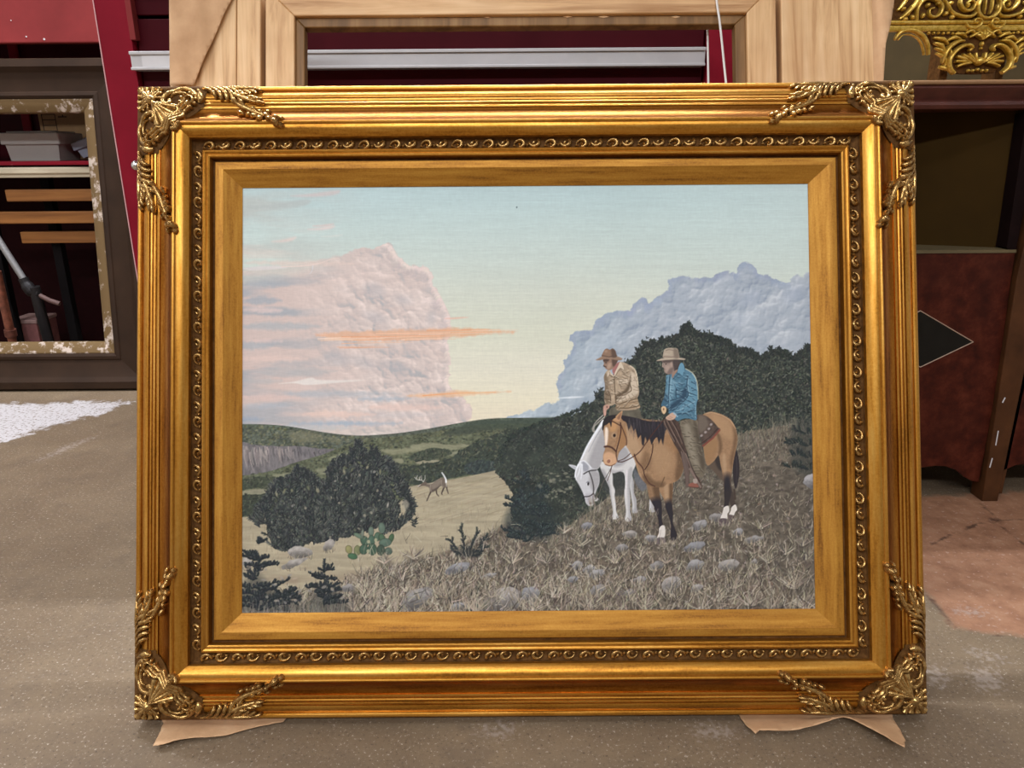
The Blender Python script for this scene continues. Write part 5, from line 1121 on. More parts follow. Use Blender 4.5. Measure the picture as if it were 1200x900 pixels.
def build_canvas():
    paint_picture()
    quad = np.array([(284, 221), (947, 215), (955, 714), (284, 718)], float)          # the sight opening as photographed
    u0, u1, v0, v1 = SW['left'], FW-SW['right'], SW['bottom'], FH-SW['top']
    src = np.array([(u0, v1), (u1, v1), (u1, v0), (u0, v0)])
    A = []
    for (u, v), (x, y) in zip(src, quad):
        A += [[u, v, 1, 0, 0, 0, -x*u, -x*v, -x], [0, 0, 0, u, v, 1, -y*u, -y*v, -y]]
    Hm = np.linalg.svd(np.array(A))[2][-1].reshape(3, 3)
    e = .003; nx, ny = 880, 662
    us = np.linspace(u0-e, u1+e, nx); vs = np.linspace(v0-e, v1+e, ny); Ug, Vg = np.meshgrid(us, vs)
    w = Hm[2, 0]*Ug+Hm[2, 1]*Vg+Hm[2, 2]
    x = (Hm[0, 0]*Ug+Hm[0, 1]*Vg+Hm[0, 2])/w; y = (Hm[1, 0]*Ug+Hm[1, 1]*Vg+Hm[1, 2])/w
    fx = np.clip((x-PX0)*PS-.5, 0, PW-1.01); fy = np.clip((y-PY0)*PS-.5, 0, PH-1.01); ix, iy = fx.astype(int), fy.astype(int); tx, ty = (fx-ix)[..., None], (fy-iy)[..., None]
    c = (IMG[iy, ix]*(1-tx)+IMG[iy, ix+1]*tx)*(1-ty)+(IMG[iy+1, ix]*(1-tx)+IMG[iy+1, ix+1]*tx)*ty
    lin = np.where(c <= .04045, c/12.92, ((c+.055)/1.055)**2.4)
    n = nx*ny; idx = np.arange(n, dtype=np.int32).reshape(ny, nx)
    f = np.stack([idx[:-1, :-1], idx[:-1, 1:], idx[1:, 1:], idx[1:, :-1]], -1).reshape(-1)
    me = bpy.data.meshes.new('canvas'); me.vertices.add(n); me.loops.add(len(f)); me.polygons.add(len(f)//4)
    me.vertices.foreach_set('co', np.stack([Ug, np.full_like(Ug, .0004), Vg], -1).astype(np.float32).ravel())
    me.loops.foreach_set('vertex_index', f); me.polygons.foreach_set('loop_start', np.arange(0, len(f), 4, dtype=np.int32))
    me.update(calc_edges=True)
    a = me.color_attributes.new('paint', 'FLOAT_COLOR', 'POINT')
    a.data.foreach_set('color', np.concatenate([lin, np.ones(lin.shape[:2]+(1,))], -1).astype(np.float32).ravel())
    M = Mat('oil_paint', .62, 0, .22); M.color(M.attr('paint').outputs['Color'])
    M.bump(M.noise(1., 3, .6, M.mapping((500, 500, 1400))), .12, .0005); me.materials.append(M.m)
    tag(link('canvas', me, root), 'oil painting of two riders on a buckskin and a white horse watching a deer at sunset')
build_canvas()
# ---------------------------------------------------------------------------
# raw pine boards and empty pine frame that the picture leans on
# ---------------------------------------------------------------------------
LR = (-LEAN, 0, 0)
def lean_uv(px, py, back):
    """pixel -> (u, v) on a plane parallel to the picture, `back` metres behind its front edge"""
    n = np.array([0, -math.cos(LEAN), math.sin(LEAN)]); e = np.array([0, math.sin(LEAN), math.cos(LEAN)]); O = np.array(FO)-n*back
    d = ray(px, py); P = cO+d*(((O-cO)@n)/(d@n))-O
    return P[0], P@e
BK = .075                                                   # front of the pine, behind the picture's front edge
nvec = Vector((0, -math.cos(LEAN), math.sin(LEAN)))
def lean_root(name, back, drop):
    """an Empty on the leaning plane; local x right, y into the wall, z up the slope"""
    return empty(name, FO-nvec*back+Vector((0, math.sin(LEAN), math.cos(LEAN)))*drop, LR)
def floor_drop(back): # slope distance from the plane's origin down to the floor (back edge of a 28 mm board)
    z = FO.z-nvec.z*(back+.028); return -z/math.cos(LEAN)
DROP = floor_drop(BK)
def pine_frame():
    r = lean_root('empty_wooden_frame', BK, 0); tag(r, 'empty unfinished pine frame with a stained inner bead, behind the painting', 'frame')
    u0, _ = lean_uv(311, 60, BK); u1, _ = lean_uv(910, 60, BK)
    i0, _ = lean_uv(345, 60, BK); i1, _ = lean_uv(876, 60, BK); _, vi = lean_uv(600, 16.5, BK)
    b0, _ = lean_uv(355.5, 60, BK); b1, _ = lean_uv(863.5, 60, BK); _, vb = lean_uv(600, 27.5, BK)
    w = (i0-u0+u1-i1)/2; top = vi+w; bot = DROP; j = bot+w
    def mitre(name, p, mat, y0=0., y1=.028): return prism(name, p, y0, y1, mat, r, .0016)
    mitre('rail', [(u0, top), (u1, top), (i1, vi), (i0, vi)], m_pine_h); mitre('stile', [(u0, top), (i0, vi), (i0, j), (u0, bot)], m_pine); mitre('stile', [(u1, bot), (i1, j), (i1, vi), (u1, top)], m_pine)
    mitre('rail', [(u0, bot), (i0, j), (i1, j), (u1, bot)], m_pine_h)
    t = vi-vb
    mitre('inner_bead', [(i0, vi), (i1, vi), (b1, vb), (b0, vb)], m_bead, .007, .024); mitre('inner_bead', [(i0, vi), (b0, vb), (b0, j+t), (i0, j)], m_bead, .007, .024)
    mitre('inner_bead', [(i1, j), (b1, j+t), (b1, vb), (i1, vi)], m_bead, .007, .024); mitre('inner_bead', [(i0, j), (b0, j+t), (b1, j+t), (i1, j)], m_bead, .007, .024)
    # bare chips along the bead's arris
    for k in range(7):
        px = 372+70*k+random.uniform(-20, 20); u, v = lean_uv(px, 17+random.uniform(-.6, .4), BK); L = random.uniform(.003, .009)
        mobj('chip', [(u-L, .0062, v), (u, .0062, v+.0016), (u+L, .0062, v), (u, .0062, v-.0014), (u-L, .008, v), (u, .008, v+.0016), (u+L, .008, v), (u, .008, v-.0014)], [(0, 1, 2, 3), (4, 7, 6, 5), (0, 4, 5, 1), (1, 5, 6, 2), (2, 6, 7, 3), (3, 7, 4, 0)], m_pine, r, 0)
    return top, vb
TOPV, VB = pine_frame()
def pine_board(px0, px1, seams, label):
    r = lean_root('pine_board', BK, 0); tag(r, label, 'board', 'pine boards beside the pine frame')
    xs = [px0]+seams+[px1]; us = [lean_uv(x, 60, BK)[0] for x in xs]
    for a, b in zip(us[:-1], us[1:]): 
        o = box('plank', a+.0004, b-.0004, 0, .027, DROP, TOPV+.06, m_pine, r, .0018)
pine_board(199, 305.5, [277], 'unfinished pine board of two glued planks, partly under brown paper')
pine_board(916, 1024.5, [], 'single wide unfinished pine plank with knots, beside the pine frame')

def paper_mat():
    M = Mat('kraft_paper', .78, 0, .25); n = M.noise(14, 5, .6); f = M.noise(260, 3); v = M.noise(1., 4, .6, M.mapping((60, 60, 5)))
    c = M.ramp(n, [(.3, srgb((176, 136, 98))), (.55, srgb((198, 158, 118))), (.75, srgb((212, 176, 138)))]); c = M.mix(M.maprange(v, .5, .7, 0, .3), c, srgb((170, 130, 94)))
    M.color(c); M.bump(M.mathn('ADD', f, M.mathn('MULTIPLY', v, 1.5)), .25, .0012); return M.m
m_kraft = paper_mat()
def sheet(name, outline, hfun, mat, parent, thick=.0006, n=36, frame='y'):
    """a sheet of paper cut to an outline (a, b), lifted by hfun, with real thickness"""
    P = np.array(outline); lo, hi = P.min(0), P.max(0)
    step = max(hi-lo)/n
    gx = np.arange(lo[0], hi[0]+step, step); gy = np.arange(lo[1], hi[1]+step, step)
    bm = bmesh.new(); vs = [bm.verts.new((a, b, 0)) for a, b in outline]; bm.faces.new(vs)
    for g, nrm in ((gx, (1, 0, 0)), (gy, (0, 1, 0))):
        for q in g[1:-1]:
            bmesh.ops.bisect_plane(bm, geom=bm.verts[:]+bm.edges[:]+bm.faces[:], plane_co=(q, 0, 0) if nrm[0] else (0, q, 0), plane_no=nrm)
    for v in bm.verts:
        h = hfun(v.co.x, v.co.y); v.co = (v.co.x, -h, v.co.y) if frame == 'y' else (v.co.x, v.co.y, h)
    me = bpy.data.meshes.new(name); bm.to_mesh(me); bm.free(); me.shade_smooth(); me.materials.append(mat)
    o = link(name, me, parent); m = o.modifiers.new('thickness', 'SOLIDIFY'); m.thickness = thick; m.offset = 1 if frame != 'y' else 0
    return o
def rag(pts, amp=.0012, n=9, seed=1):
    """roughen straight paper edges like a tear"""
    r = random.Random(seed); out = []
    for k, (a, b) in enumerate(pts):
        c, d = pts[(k+1) % len(pts)]
        for q in range(n):
            t = q/n; out.append((a+(c-a)*t+(r.uniform(-amp, amp) if q else 0), b+(d-b)*t+(r.uniform(-amp, amp) if q else 0)))
    return out
def papers():
    # wrapping paper hanging down the left board
    p = [lean_uv(*q, BK-.004) for q in [(200, 101), (199.5, 60), (199, -40), (292, -40), (272, 0), (252, 44), (228, 101)]]
    r = lean_root('wrapping_paper', BK-.003, 0); tag(r, 'sheet of brown wrapping paper hanging over the left pine board', 'paper')
    xa = p[0][0]
    sheet('paper_sheet', p, lambda x, z: .0015+.0025*(math.sin((x-xa)*170+z*20)*.5+.5)+.003*(math.sin((x-xa)*60-z*14)*.5+.5), m_kraft, r, frame='y')
    # folded strip at the right board's edge
    p = [lean_uv(*q, BK-.01) for q in [(1024.8, 101), (1025.4, 40), (1026, -30), (1055, -30), (1050, 0), (1045, 26), (1039, 50), (1036.5, 101)]]
    r = lean_root('wrapping_paper', BK-.010, 0); tag(r, 'narrow folded strip of brown paper beside the wide pine plank', 'paper')
    xb = p[0][0]
    sheet('paper_sheet', p, lambda x, z: -.014+.012*math.sin(min(max((x-xb)*70, 0), 3.1)), m_kraft, r, frame='y')
    # torn sheets under the bottom corners
    f = lambda pts: [tuple(on_floor(*q, .002)[:2]) for q in pts]
    a = [(186, 836), (192, 849), (187, 862), (180, 879), (192, 878), (208, 873), (236, 868), (262, 864), (285, 857), (310, 851), (332, 847), (340, 836)]
    y1 = on_floor(200, 848)[1]
    tag(sheet('torn_paper', rag(f(a), .0007, 4, 3), lambda x, y: .003+max(0, y1-y)*.16*(.5+.5*math.sin(x*40)), m_kraft, None, n=30, frame='z'), 'torn brown paper under the frame corner, ending in one long point', 'paper', 'torn paper under the picture')
    a = [(862, 832), (868, 843), (876, 856), (884.5, 867), (889.5, 861.5), (905, 862), (929, 862), (950, 858), (970, 854.5), (987, 850.5), (998, 854), (1010, 861), (1022, 868), (1033, 874.5), (1045, 884), (1057, 892), (1059, 880), (1054, 862), (1046, 842), (1044, 832)]
    y2 = on_floor(950, 845)[1]; xm = on_floor(985, 850)[0]
    tag(sheet('torn_paper', rag(f(a), .0006, 3, 5), lambda x, y: .003+max(0, y2-y)*.25+.010*math.exp(-((x-xm)/.04)**2)*min(1, max(0, (y2-y))/.008), m_kraft, None, n=34, frame='z'), 'torn brown paper under the frame corner, with a wavy torn edge', 'paper', 'torn paper under the picture')
    # white cord over the pine frame
    top = TOPV; u0 = lean_uv(840, 6, BK-.004)[0]
    q = [(u0-.004, .036, top-.16), (u0-.004, .0362, top-.03), (u0-.003, .034, top+.002), (u0-.003, .018, top+.004), (u0-.002, .002, top+.002)]
    q += [(u, -.0015-.002*k, v) for k, (u, v) in enumerate([lean_uv(840, 6, BK-.004), lean_uv(843.5, 30, BK-.006), lean_uv(849, 84, BK-.008), lean_uv(851, 108, BK-.008)])]
    r = lean_root('white_cord', BK-.004, 0); tag(r, 'thin white cord hanging over the top of the pine frame', 'cord')
    tube('cord_strand', spline(q, 5), .0016, simple('white_cord', (206, 200, 192), .8, .04), r, 8)
papers()

# ---------------------------------------------------------------------------
# red drawer cabinet behind the boards
# ---------------------------------------------------------------------------
CY = 1.47
def drawer_cabinet():
    zt = 1.26; r = empty('drawer_cabinet', (0, CY, 0)); tag(r, 'tall red steel drawer cabinet with full-width grey drawer pulls', 'cabinet')
    xl = at(108.5, 0, CY)[0]; xs = at(147.5, 0, CY)[0]; xr = at(868, 60, CY)[0]; xq = at(829, 60, CY)[0]
    D = .62
    box('side_panel', xl, xl+.012, .004, D, .08, zt, m_red, r, .001); box('side_panel', xr-.012, xr, .004, D, .08, zt, m_red, r, .001)
    st = box('stile', xl+.0015, xs, 0, .03, .08, zt, m_red, r, .0008); box('bare_edge', xl-.0003, xl+.0016, -.0006, .002, .08, zt, m_edge, st, 0)
    box('stile', xq, xr, 0, .03, .08, zt, m_red, r, .0008); box('back_panel', xl, xr, D-.01, D, .08, zt, m_redshade, r, 0); box('top_panel', xl, xr, 0, D, zt, zt+.02, m_red, r, .003)
    box('plinth', xl+.02, xr-.02, .04, D, 0, .08, m_dark, r, 0)
    # drawers: the pull seen in the photograph sits low on the second drawer from the top
    zpull = at(590, 69, CY)[2]; ph = at(590, 57.5, CY)[2]-at(590, 79.5, CY)[2]
    x0, x1 = xs+.004, xq-.004
    step = .145; zs = []
    z = zpull-ph/2-.05
    while z > .14: z -= step
    while z < zt-.1:
        za, zb = z, min(z+step-.006, zt-.012)
        d = box('drawer', x0, x1, .014, .55, max(za, .09), zb, m_redshade, r, .0015)
        zc = za+.05+ph/2
        if zc < zt-.05:
            pl = box('drawer_pull', x0-.006, x1-.002, -.012, .014, zc-ph/2, zc+ph/2, m_alu, d, .002)
            box('pull_lip', x0-.006, x1-.002, -.016, -.0125, zc+ph/2-.006, zc+ph/2, m_alu, d, .001); box('pull_lip', x0-.006, x1-.002, -.016, -.0125, zc-ph/2, zc-ph/2+.005, m_alu, d, .001)
            xa, xb = at(170, 70, CY)[0], at(199, 70, CY)[0]
            box('label_card', xa, xb+.02, -.0132, -.0122, zc-ph/2+.0055, zc+ph/2-.0065, m_label, d, 0)
        z += step
    # slide bracket beside the drawers and the steel lock knob
    xa, xb = at(147.5, 20, CY)[0], at(156, 20, CY)[0]; z0 = at(152, 47, CY)[2]
    xa2 = xs-.0015
    box('slide_bracket', xa2, xa2+(xb-xa)*.8, -.003, .02, z0, z0+.3, m_redpanel, r, .001)
    k = at(159, 194, CY-.02)
    v, f = [], []
    prof_ = [(0, .004), (.006, .004), (.006, .005), (.009, .009), (.015, .0105), (.021, .009), (.025, .005), (.0262, .001)]
    for (h, q) in prof_:
        for s in range(14): a = 2*math.pi*s/14; v.append((k[0]+q*math.cos(a), -h, k[2]+q*math.sin(a)))
    for i in range(len(prof_)-1):
        for s in range(14): f.append((i*14+s, i*14+(s+1) % 14, (i+1)*14+(s+1) % 14, (i+1)*14+s))
    f.append(tuple((len(prof_)-1)*14+s for s in range(14)))
    tag(mobj('lock_knob', v, f, m_steel, r, 50), 'round polished steel knob')
drawer_cabinet()

# ---------------------------------------------------------------------------
# left: brown frame leaning on a red workbench full of odds and ends
# ---------------------------------------------------------------------------
def brown_frame():
    Yb = on_floor(60, 457)[1]; th = math.radians(9)
    r = empty('brown_frame', (0, Yb, .004), (-th, 0, 0)); tag(r, 'large dark brown wooden frame with flaking inner edge, leaning on the red workbench', 'frame')
    n = np.array([0, -math.cos(th), math.sin(th)]); e = np.array([0, math.sin(th), math.cos(th)]); O = np.array([0, Yb, .004])
    def uv(px, py):
        d = ray(px, py); P = cO+d*(((O-cO)@n)/(d@n))-O; return P[0], P@e
    iu, ivb = uv(125.5, 402); iu2, ivt = uv(100, 121); iu = (iu+iu2)/2
    tv = uv(60, 70)[1]; w = ivb+.004; rw = w; u1 = iu+rw*.92; u0 = u1-1.45; top = tv
    m_brown = simple('brown_stained_wood', (50, 34, 22), .6, .12, 9, spec=.15); m_brown2 = simple('brown_stained_step', (76, 58, 46), .45, .1, 9)
    M = Mat('flaking_gesso', .75, 0, .3); nn = M.noise(34, 5, .7); n2 = M.noise(6, 2)
    M.color(M.mix(M.maprange(M.mathn('ADD', M.mathn('MULTIPLY', nn, .6), M.mathn('MULTIPLY', n2, .4)), .53, .59), srgb((112, 88, 54)), srgb((198, 180, 164)))); M.bump(nn, .4, .002); m_gesso = M.m
    def ring(name, side, pts, mat):
        v = []
        for (t, h) in pts:
            l, rr, b, u = u0+t, u1-t, t, top-t
            a, c = {'bottom': ((l, b), (rr, b)), 'right': ((rr, b), (rr, u)), 'top': ((rr, u), (l, u)), 'left': ((l, u), (l, b))}[side]
            v += [(a[0], -h, a[1]), (c[0], -h, c[1])]
        return mobj(name, v, [(2*i, 2*i+2, 2*i+3, 2*i+1) for i in range(len(pts)-1)], mat, r, 30)
    W = w
    for s in ('bottom', 'right', 'top', 'left'):
        o = ring('rail', s, [(0, -.03), (0, .016), (.003, .02), (W*.16, .022), (W*.2, .018), (W*.24, .012), (W*.27, .010), (W*.62, .006), (W*.64, .0095), (W*.7, .011), (W*.74, .008), (W*.76, .004)], m_brown)
        g = ring('flaking_liner', s, [(W*.76, .004), (W*.78, .005), (W*.84, .003), (W*.98, -.006), (W, -.01), (W, -.03)], m_gesso); g.parent = o
        bk = ring('rail_back', s, [(0, -.03), (W, -.03)], m_brown); bk.parent = o
brown_frame()

def workbench():
    Y0 = 2.445; z0 = at(60, 50.5, Y0)[2]; xr = at(112, 40, Y0)[0]+.5; xl = -3.0
    r = empty('workbench', (0, Y0, 0)); tag(r, 'red painted steel workbench with scratched apron and a lower shelf', 'workbench')
    box('apron', xl, xr, 0, .03, z0, z0+.24, m_redpanel, r, .004); box('bench_top', xl-.02, xr+.02, 0, .72, z0+.24, z0+.28, m_redpanel, r, .004)
    zs = at(60, 189, 2.45)[2]
    box('shelf', xl, xr, .03, .7, zs-.012, zs, m_red, r, .002); box('back_panel', xl, xr, .70, .71, zs, z0+.24, m_redshade, r, 0); box('shade_panel', xl, xr, .40, .41, .02, zs-.012, simple('shade_dark_red', (34, 7, 8), .8, .1, spec=.1), r, 0)
    for x in (xl, xr-.05):
        for y in (.02, .62): box('leg', x, x+.05, y, y+.05, 0, z0+.1, m_red, r, .002)
    # rib pressed into the back panel
    xa = at(20, 145, 3.1)[0]; box('pressed_rib', xa, xa+.035, .684, .70, zs, z0+.2, m_red, r, .004)
    # chipped spots and a rivet on the apron
    for (px, py, s) in [(52, 46, .003), (31, 43, .0022), (13, 24, .0016)]:
        q = at(px, py, Y0); v, f = tube_geo([(q[0], -.0012, q[2]), (q[0], .002, q[2])], s, 8); mobj('paint_chip', v, f, m_label, r, 0)
    return zs
SHELF_Z = workbench()

def clutter():
    z = SHELF_Z+.0005
    card = simple('cardboard', (156, 122, 82), .8, .06, 20); ink = simple('printed_ink', (52, 38, 28), .7, .02)
    # cardboard box with printed mark
    Y = 2.98; x0 = at(47, 150, Y)[0]; x1 = at(112, 150, Y)[0]; zt = at(70, 118, Y)[2]
    r = empty('cardboard_box', ((x0+x1)/2, Y, z)); tag(r, 'brown cardboard box with dark printed marks behind the clear bins', 'box'); cx = (x0+x1)/2
    box('carton', x0-cx, x1-cx, 0, .1, 0, zt-z, card, r, .002)
    a0, a1 = at(49, 140, Y)[0]-cx, at(65.5, 140, Y)[0]-cx; t0, t1 = at(57, 153.5, Y)[2]-z, at(57, 134, Y)[2]-z; th = .003
    for nm, q in (('printed_line', (a0, a0+th, t0, t1)), ('printed_line', (a1-th, a1, t0, t1))): box(nm, q[0], q[1], -.0006, 0, q[2], q[3], ink, r, 0)
    for k in range(4): zz = t0+(t1-t0)*k/3; box('printed_line', a0, a1, -.0006, 0, zz-th/2, zz+th/2, ink, r, 0)
    b0, b1, zz = at(68, 137, Y)[0]-cx, at(78, 137, Y)[0]-cx, at(72, 137, Y)[2]-z; box('printed_line', b0, b1, -.0006, 0, zz-.002, zz+.002, ink, r, 0); box('printed_line', (b0+b1)/2, (b0+b1)/2+.004, -.0006, 0, zz, zz+.008, ink, r, 0)
    # clear plastic bins
    def plastic(name, c, tr):
        M = Mat(name, .28, 0, .5); M.b.inputs['Transmission Weight'].default_value = tr; M.b.inputs['IOR'].default_value = 1.15; M.color(srgb(c)); M.bump(M.noise(40, 3), .3, .002); return M.m
    clear = plastic('cloudy_clear_plastic', (214, 208, 198), .35); bluish = plastic('blue_grey_plastic', (176, 178, 190), .15)
    def bin_(name, label, loc, w, d, h, mat, lidmat, rim, rot=(0, 0, 0), content=True):
        r = empty(name, loc, rot); tag(r, label, 'storage bin')
        k = .88; v = [(-w/2*k, -d/2*k, 0), (w/2*k, -d/2*k, 0), (w/2*k, d/2*k, 0), (-w/2*k, d/2*k, 0), (-w/2, -d/2, h), (w/2, -d/2, h), (w/2, d/2, h), (-w/2, d/2, h)]
        t = .003; vi = [(x*(1-2*t/w), y*(1-2*t/d), max(zz, t)) for x, y, zz in v]
        V = v+vi; f = [(0, 3, 2, 1), (0, 1, 5, 4), (1, 2, 6, 5), (2, 3, 7, 6), (3, 0, 4, 7), (8, 9, 10, 11), (8, 12, 13, 9), (9, 13, 14, 10), (10, 14, 15, 11), (11, 15, 12, 8), (4, 5, 13, 12), (5, 6, 14, 13), (6, 7, 15, 14), (7, 4, 12, 15)]
        mobj('tub', V, f, mat, r, 0)
        box('lid', -w/2-.006, w/2+.006, -d/2-.006, d/2+.006, h-rim, h+.004, lidmat, r, .004); box('lid_ridge', -w/2+.01, w/2-.01, -d/2+.01, d/2-.01, h+.004, h+.009, lidmat, r, .002)
        if content:
            for q in range(5): box('stored_part', -w/2*.8+q*w*.155, -w/2*.8+q*w*.155+w*.12, -d/2*.8, d/2*.4, .004, h*random.uniform(.35, .7), simple('stored_part', random.choice([(120, 100, 80), (150, 140, 130), (90, 60, 50), (170, 160, 150)]), .6), r, .004)
    Y = 2.62; x0, x1 = at(14, 185, Y)[0], at(72, 185, Y)[0]; h = at(40, 157, Y)[2]-SHELF_Z
    bin_('storage_bin', 'cloudy clear plastic bin with lid and small parts inside on the red shelf', ((x0+x1)/2-.01, Y+.07, z), (x1-x0)*1.12, .14, h, clear, clear, h*.4)
    p = at(92, 185, 2.66); bin_('storage_bin', 'small blue-grey plastic case propped at a tilt beside the clear bin', (p[0]+.075, 2.72, z+.028), .16, .10, .05, bluish, bluish, .022, (0, -.30, 0), False)
    # cream tray with a curved front, resting on the wooden rack
    cream = simple('cream_plastic', (204, 190, 162), .45, .04, 8)
    Y = 2.50; zt = at(50, 196, Y-.05)[2]; zb = at(50, 208.5, Y-.05)[2]
    xa, xb = at(-70, 200, Y)[0], at(150, 200, Y)[0]; r = empty('cream_tray', ((xa+xb)/2, Y, zb)); tag(r, 'cream plastic tray with a curved front edge on top of the slatted rack', 'tray'); hw = (xb-xa)/2
    N = 18; P = [(-hw+2*hw*i/N, -.05*(1-((i-N/2)/(N/2))**2)+.02) for i in range(N+1)]+[(hw, .16), (-hw, .16)]
    prism('tray_top', P, (zt-zb)*.35, zt-zb, cream, r, .004, 'z'); prism('tray_skirt', [(x*.97, y+.008) for x, y in P], 0, (zt-zb)*.4, cream, r, .002, 'z')
    # wooden rack: three slats between dark posts
    Y = 2.50; r = empty('slatted_rack', (0, Y, 0)); tag(r, 'wooden rack of three varnished slats under the red shelf', 'rack')
    zr = []
    for k, (pa, ya, yb, off) in enumerate([(5, 222, 236, 0), (-60, 248, 262, .0), (16, 271.5, 285, .03)]):
        xa = at(pa, ya, Y)[0]; xb = at(165, ya, Y)[0]; za = at(60, ya, Y+off)[2]; zc = at(60, yb, Y+off)[2]; zr += [za, zc]
        box('slat', xa, xb, off, off+.022, zc, za, m_slat, r, .0025)
    for x in (at(-35, 250, Y)[0], at(40, 250, Y)[0], at(150, 250, Y)[0]): box('post', x, x+.03, .06, .09, 0, zb-.0005, simple('black_post', (16, 12, 12), .8, .1, spec=.1), r, .002)
    for x in (at(-35, 250, Y)[0], at(40, 250, Y)[0], at(150, 250, Y)[0]):
        for (za, zc, off) in ((zr[0], zr[1], 0), (zr[2], zr[3], 0), (zr[4], zr[5], .03)): box('cleat', x+.003, x+.027, off+.021, .061, zc+.004, za-.004, m_dark, r, 0)
    for x in (at(-35, 250, Y)[0], at(150, 250, Y)[0]): box('top_bearer', x, x+.03, -.0, .12, zb-.02, zb-.0005, m_dark, r, .002)
    # steel tube leaning among the things on the floor
    Y = 2.47; a = at(-14, 262, Y); b = at(27, 326, Y); d = np.array(b)-np.array(a)
    r = empty('bar_clamp', (b[0], Y, 0)); tag(r, 'bar clamp with a grey steel tube and black jaw standing under the rack', 'clamp')
    L = lambda p: (p[0]-b[0], p[1]-Y, p[2])
    tube('clamp_tube', [L(a), L(b)], .011, simple('dull_steel_tube', (150, 148, 146), .4, .05, metal=.6), r)
    c = at(33, 338, Y); e = at(48, 405, Y)
    tube('clamp_jaw', spline([L(b), L(at(30, 332, Y)), L(at(38, 342, Y)), L(at(46, 344, Y))], 4), [.016]*5+[.02]*4+[.014]*4, m_dark, r)
    foot = on_floor(58, 440); tube('clamp_bar', [L(at(40, 336, Y)), (foot[0]-b[0], .03, .0)], .018, m_dark, r)
    tube('clamp_screw', [L(at(46, 346, Y)), L(at(58, 352, Y)), L(at(70, 356, Y))], .008, simple('worn_handle', (96, 70, 64), .6), r)
    # rusty pipe and a faded box on the floor
    Y = 2.49; a, b = at(-4, 318, Y), on_floor(22, 432)
    r = empty('rusty_pipe', (b[0], b[1], 0)); tag(r, 'rusty reddish pipe standing on the floor under the rack', 'pipe')
    tube('pipe_shaft', [(a[0]-b[0], a[1]-b[1], a[2]), (0, 0, .0)], .014, simple('rust', (128, 74, 54), .7, .3, 40), r); tube('pipe_collar', [(0+.35*(a[0]-b[0]), .35*(a[1]-b[1]), .35*a[2]), (.42*(a[0]-b[0]), .42*(a[1]-b[1]), .42*a[2])], .019, simple('rust_collar', (104, 60, 46), .7, .3, 40), r)
    Y = 2.6; x0, x1 = at(15, 400, Y)[0], at(47, 400, Y)[0]; zt = at(30, 375, Y)[2]
    r = empty('faded_box', ((x0+x1)/2, Y, 0)); tag(r, 'small faded pink box with pale rim on the floor under the rack', 'box'); w = (x1-x0)/2
    box('carton', -w, w, 0, .12, 0, zt-.012, simple('faded_pink', (136, 86, 82), .7), r, .003); box('rim', -w-.003, w+.003, -.003, .123, zt-.014, zt, simple('pale_rim', (160, 128, 120), .6), r, .003)
clutter()

# ---------------------------------------------------------------------------
# right: dark maroon cabinet with a gilt carved frame standing on it
# ---------------------------------------------------------------------------
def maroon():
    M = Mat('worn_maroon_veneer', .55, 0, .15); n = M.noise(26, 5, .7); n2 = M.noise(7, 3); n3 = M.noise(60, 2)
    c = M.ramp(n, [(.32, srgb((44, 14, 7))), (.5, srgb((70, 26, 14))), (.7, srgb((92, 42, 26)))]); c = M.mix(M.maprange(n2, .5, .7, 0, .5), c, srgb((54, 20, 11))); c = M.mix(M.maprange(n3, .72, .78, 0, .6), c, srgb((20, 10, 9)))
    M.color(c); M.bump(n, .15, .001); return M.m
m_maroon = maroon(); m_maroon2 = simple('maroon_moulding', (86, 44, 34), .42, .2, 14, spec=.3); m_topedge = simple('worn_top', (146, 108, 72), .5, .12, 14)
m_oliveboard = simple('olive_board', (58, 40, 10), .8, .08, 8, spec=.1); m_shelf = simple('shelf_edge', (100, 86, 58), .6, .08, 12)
KY = 1.46
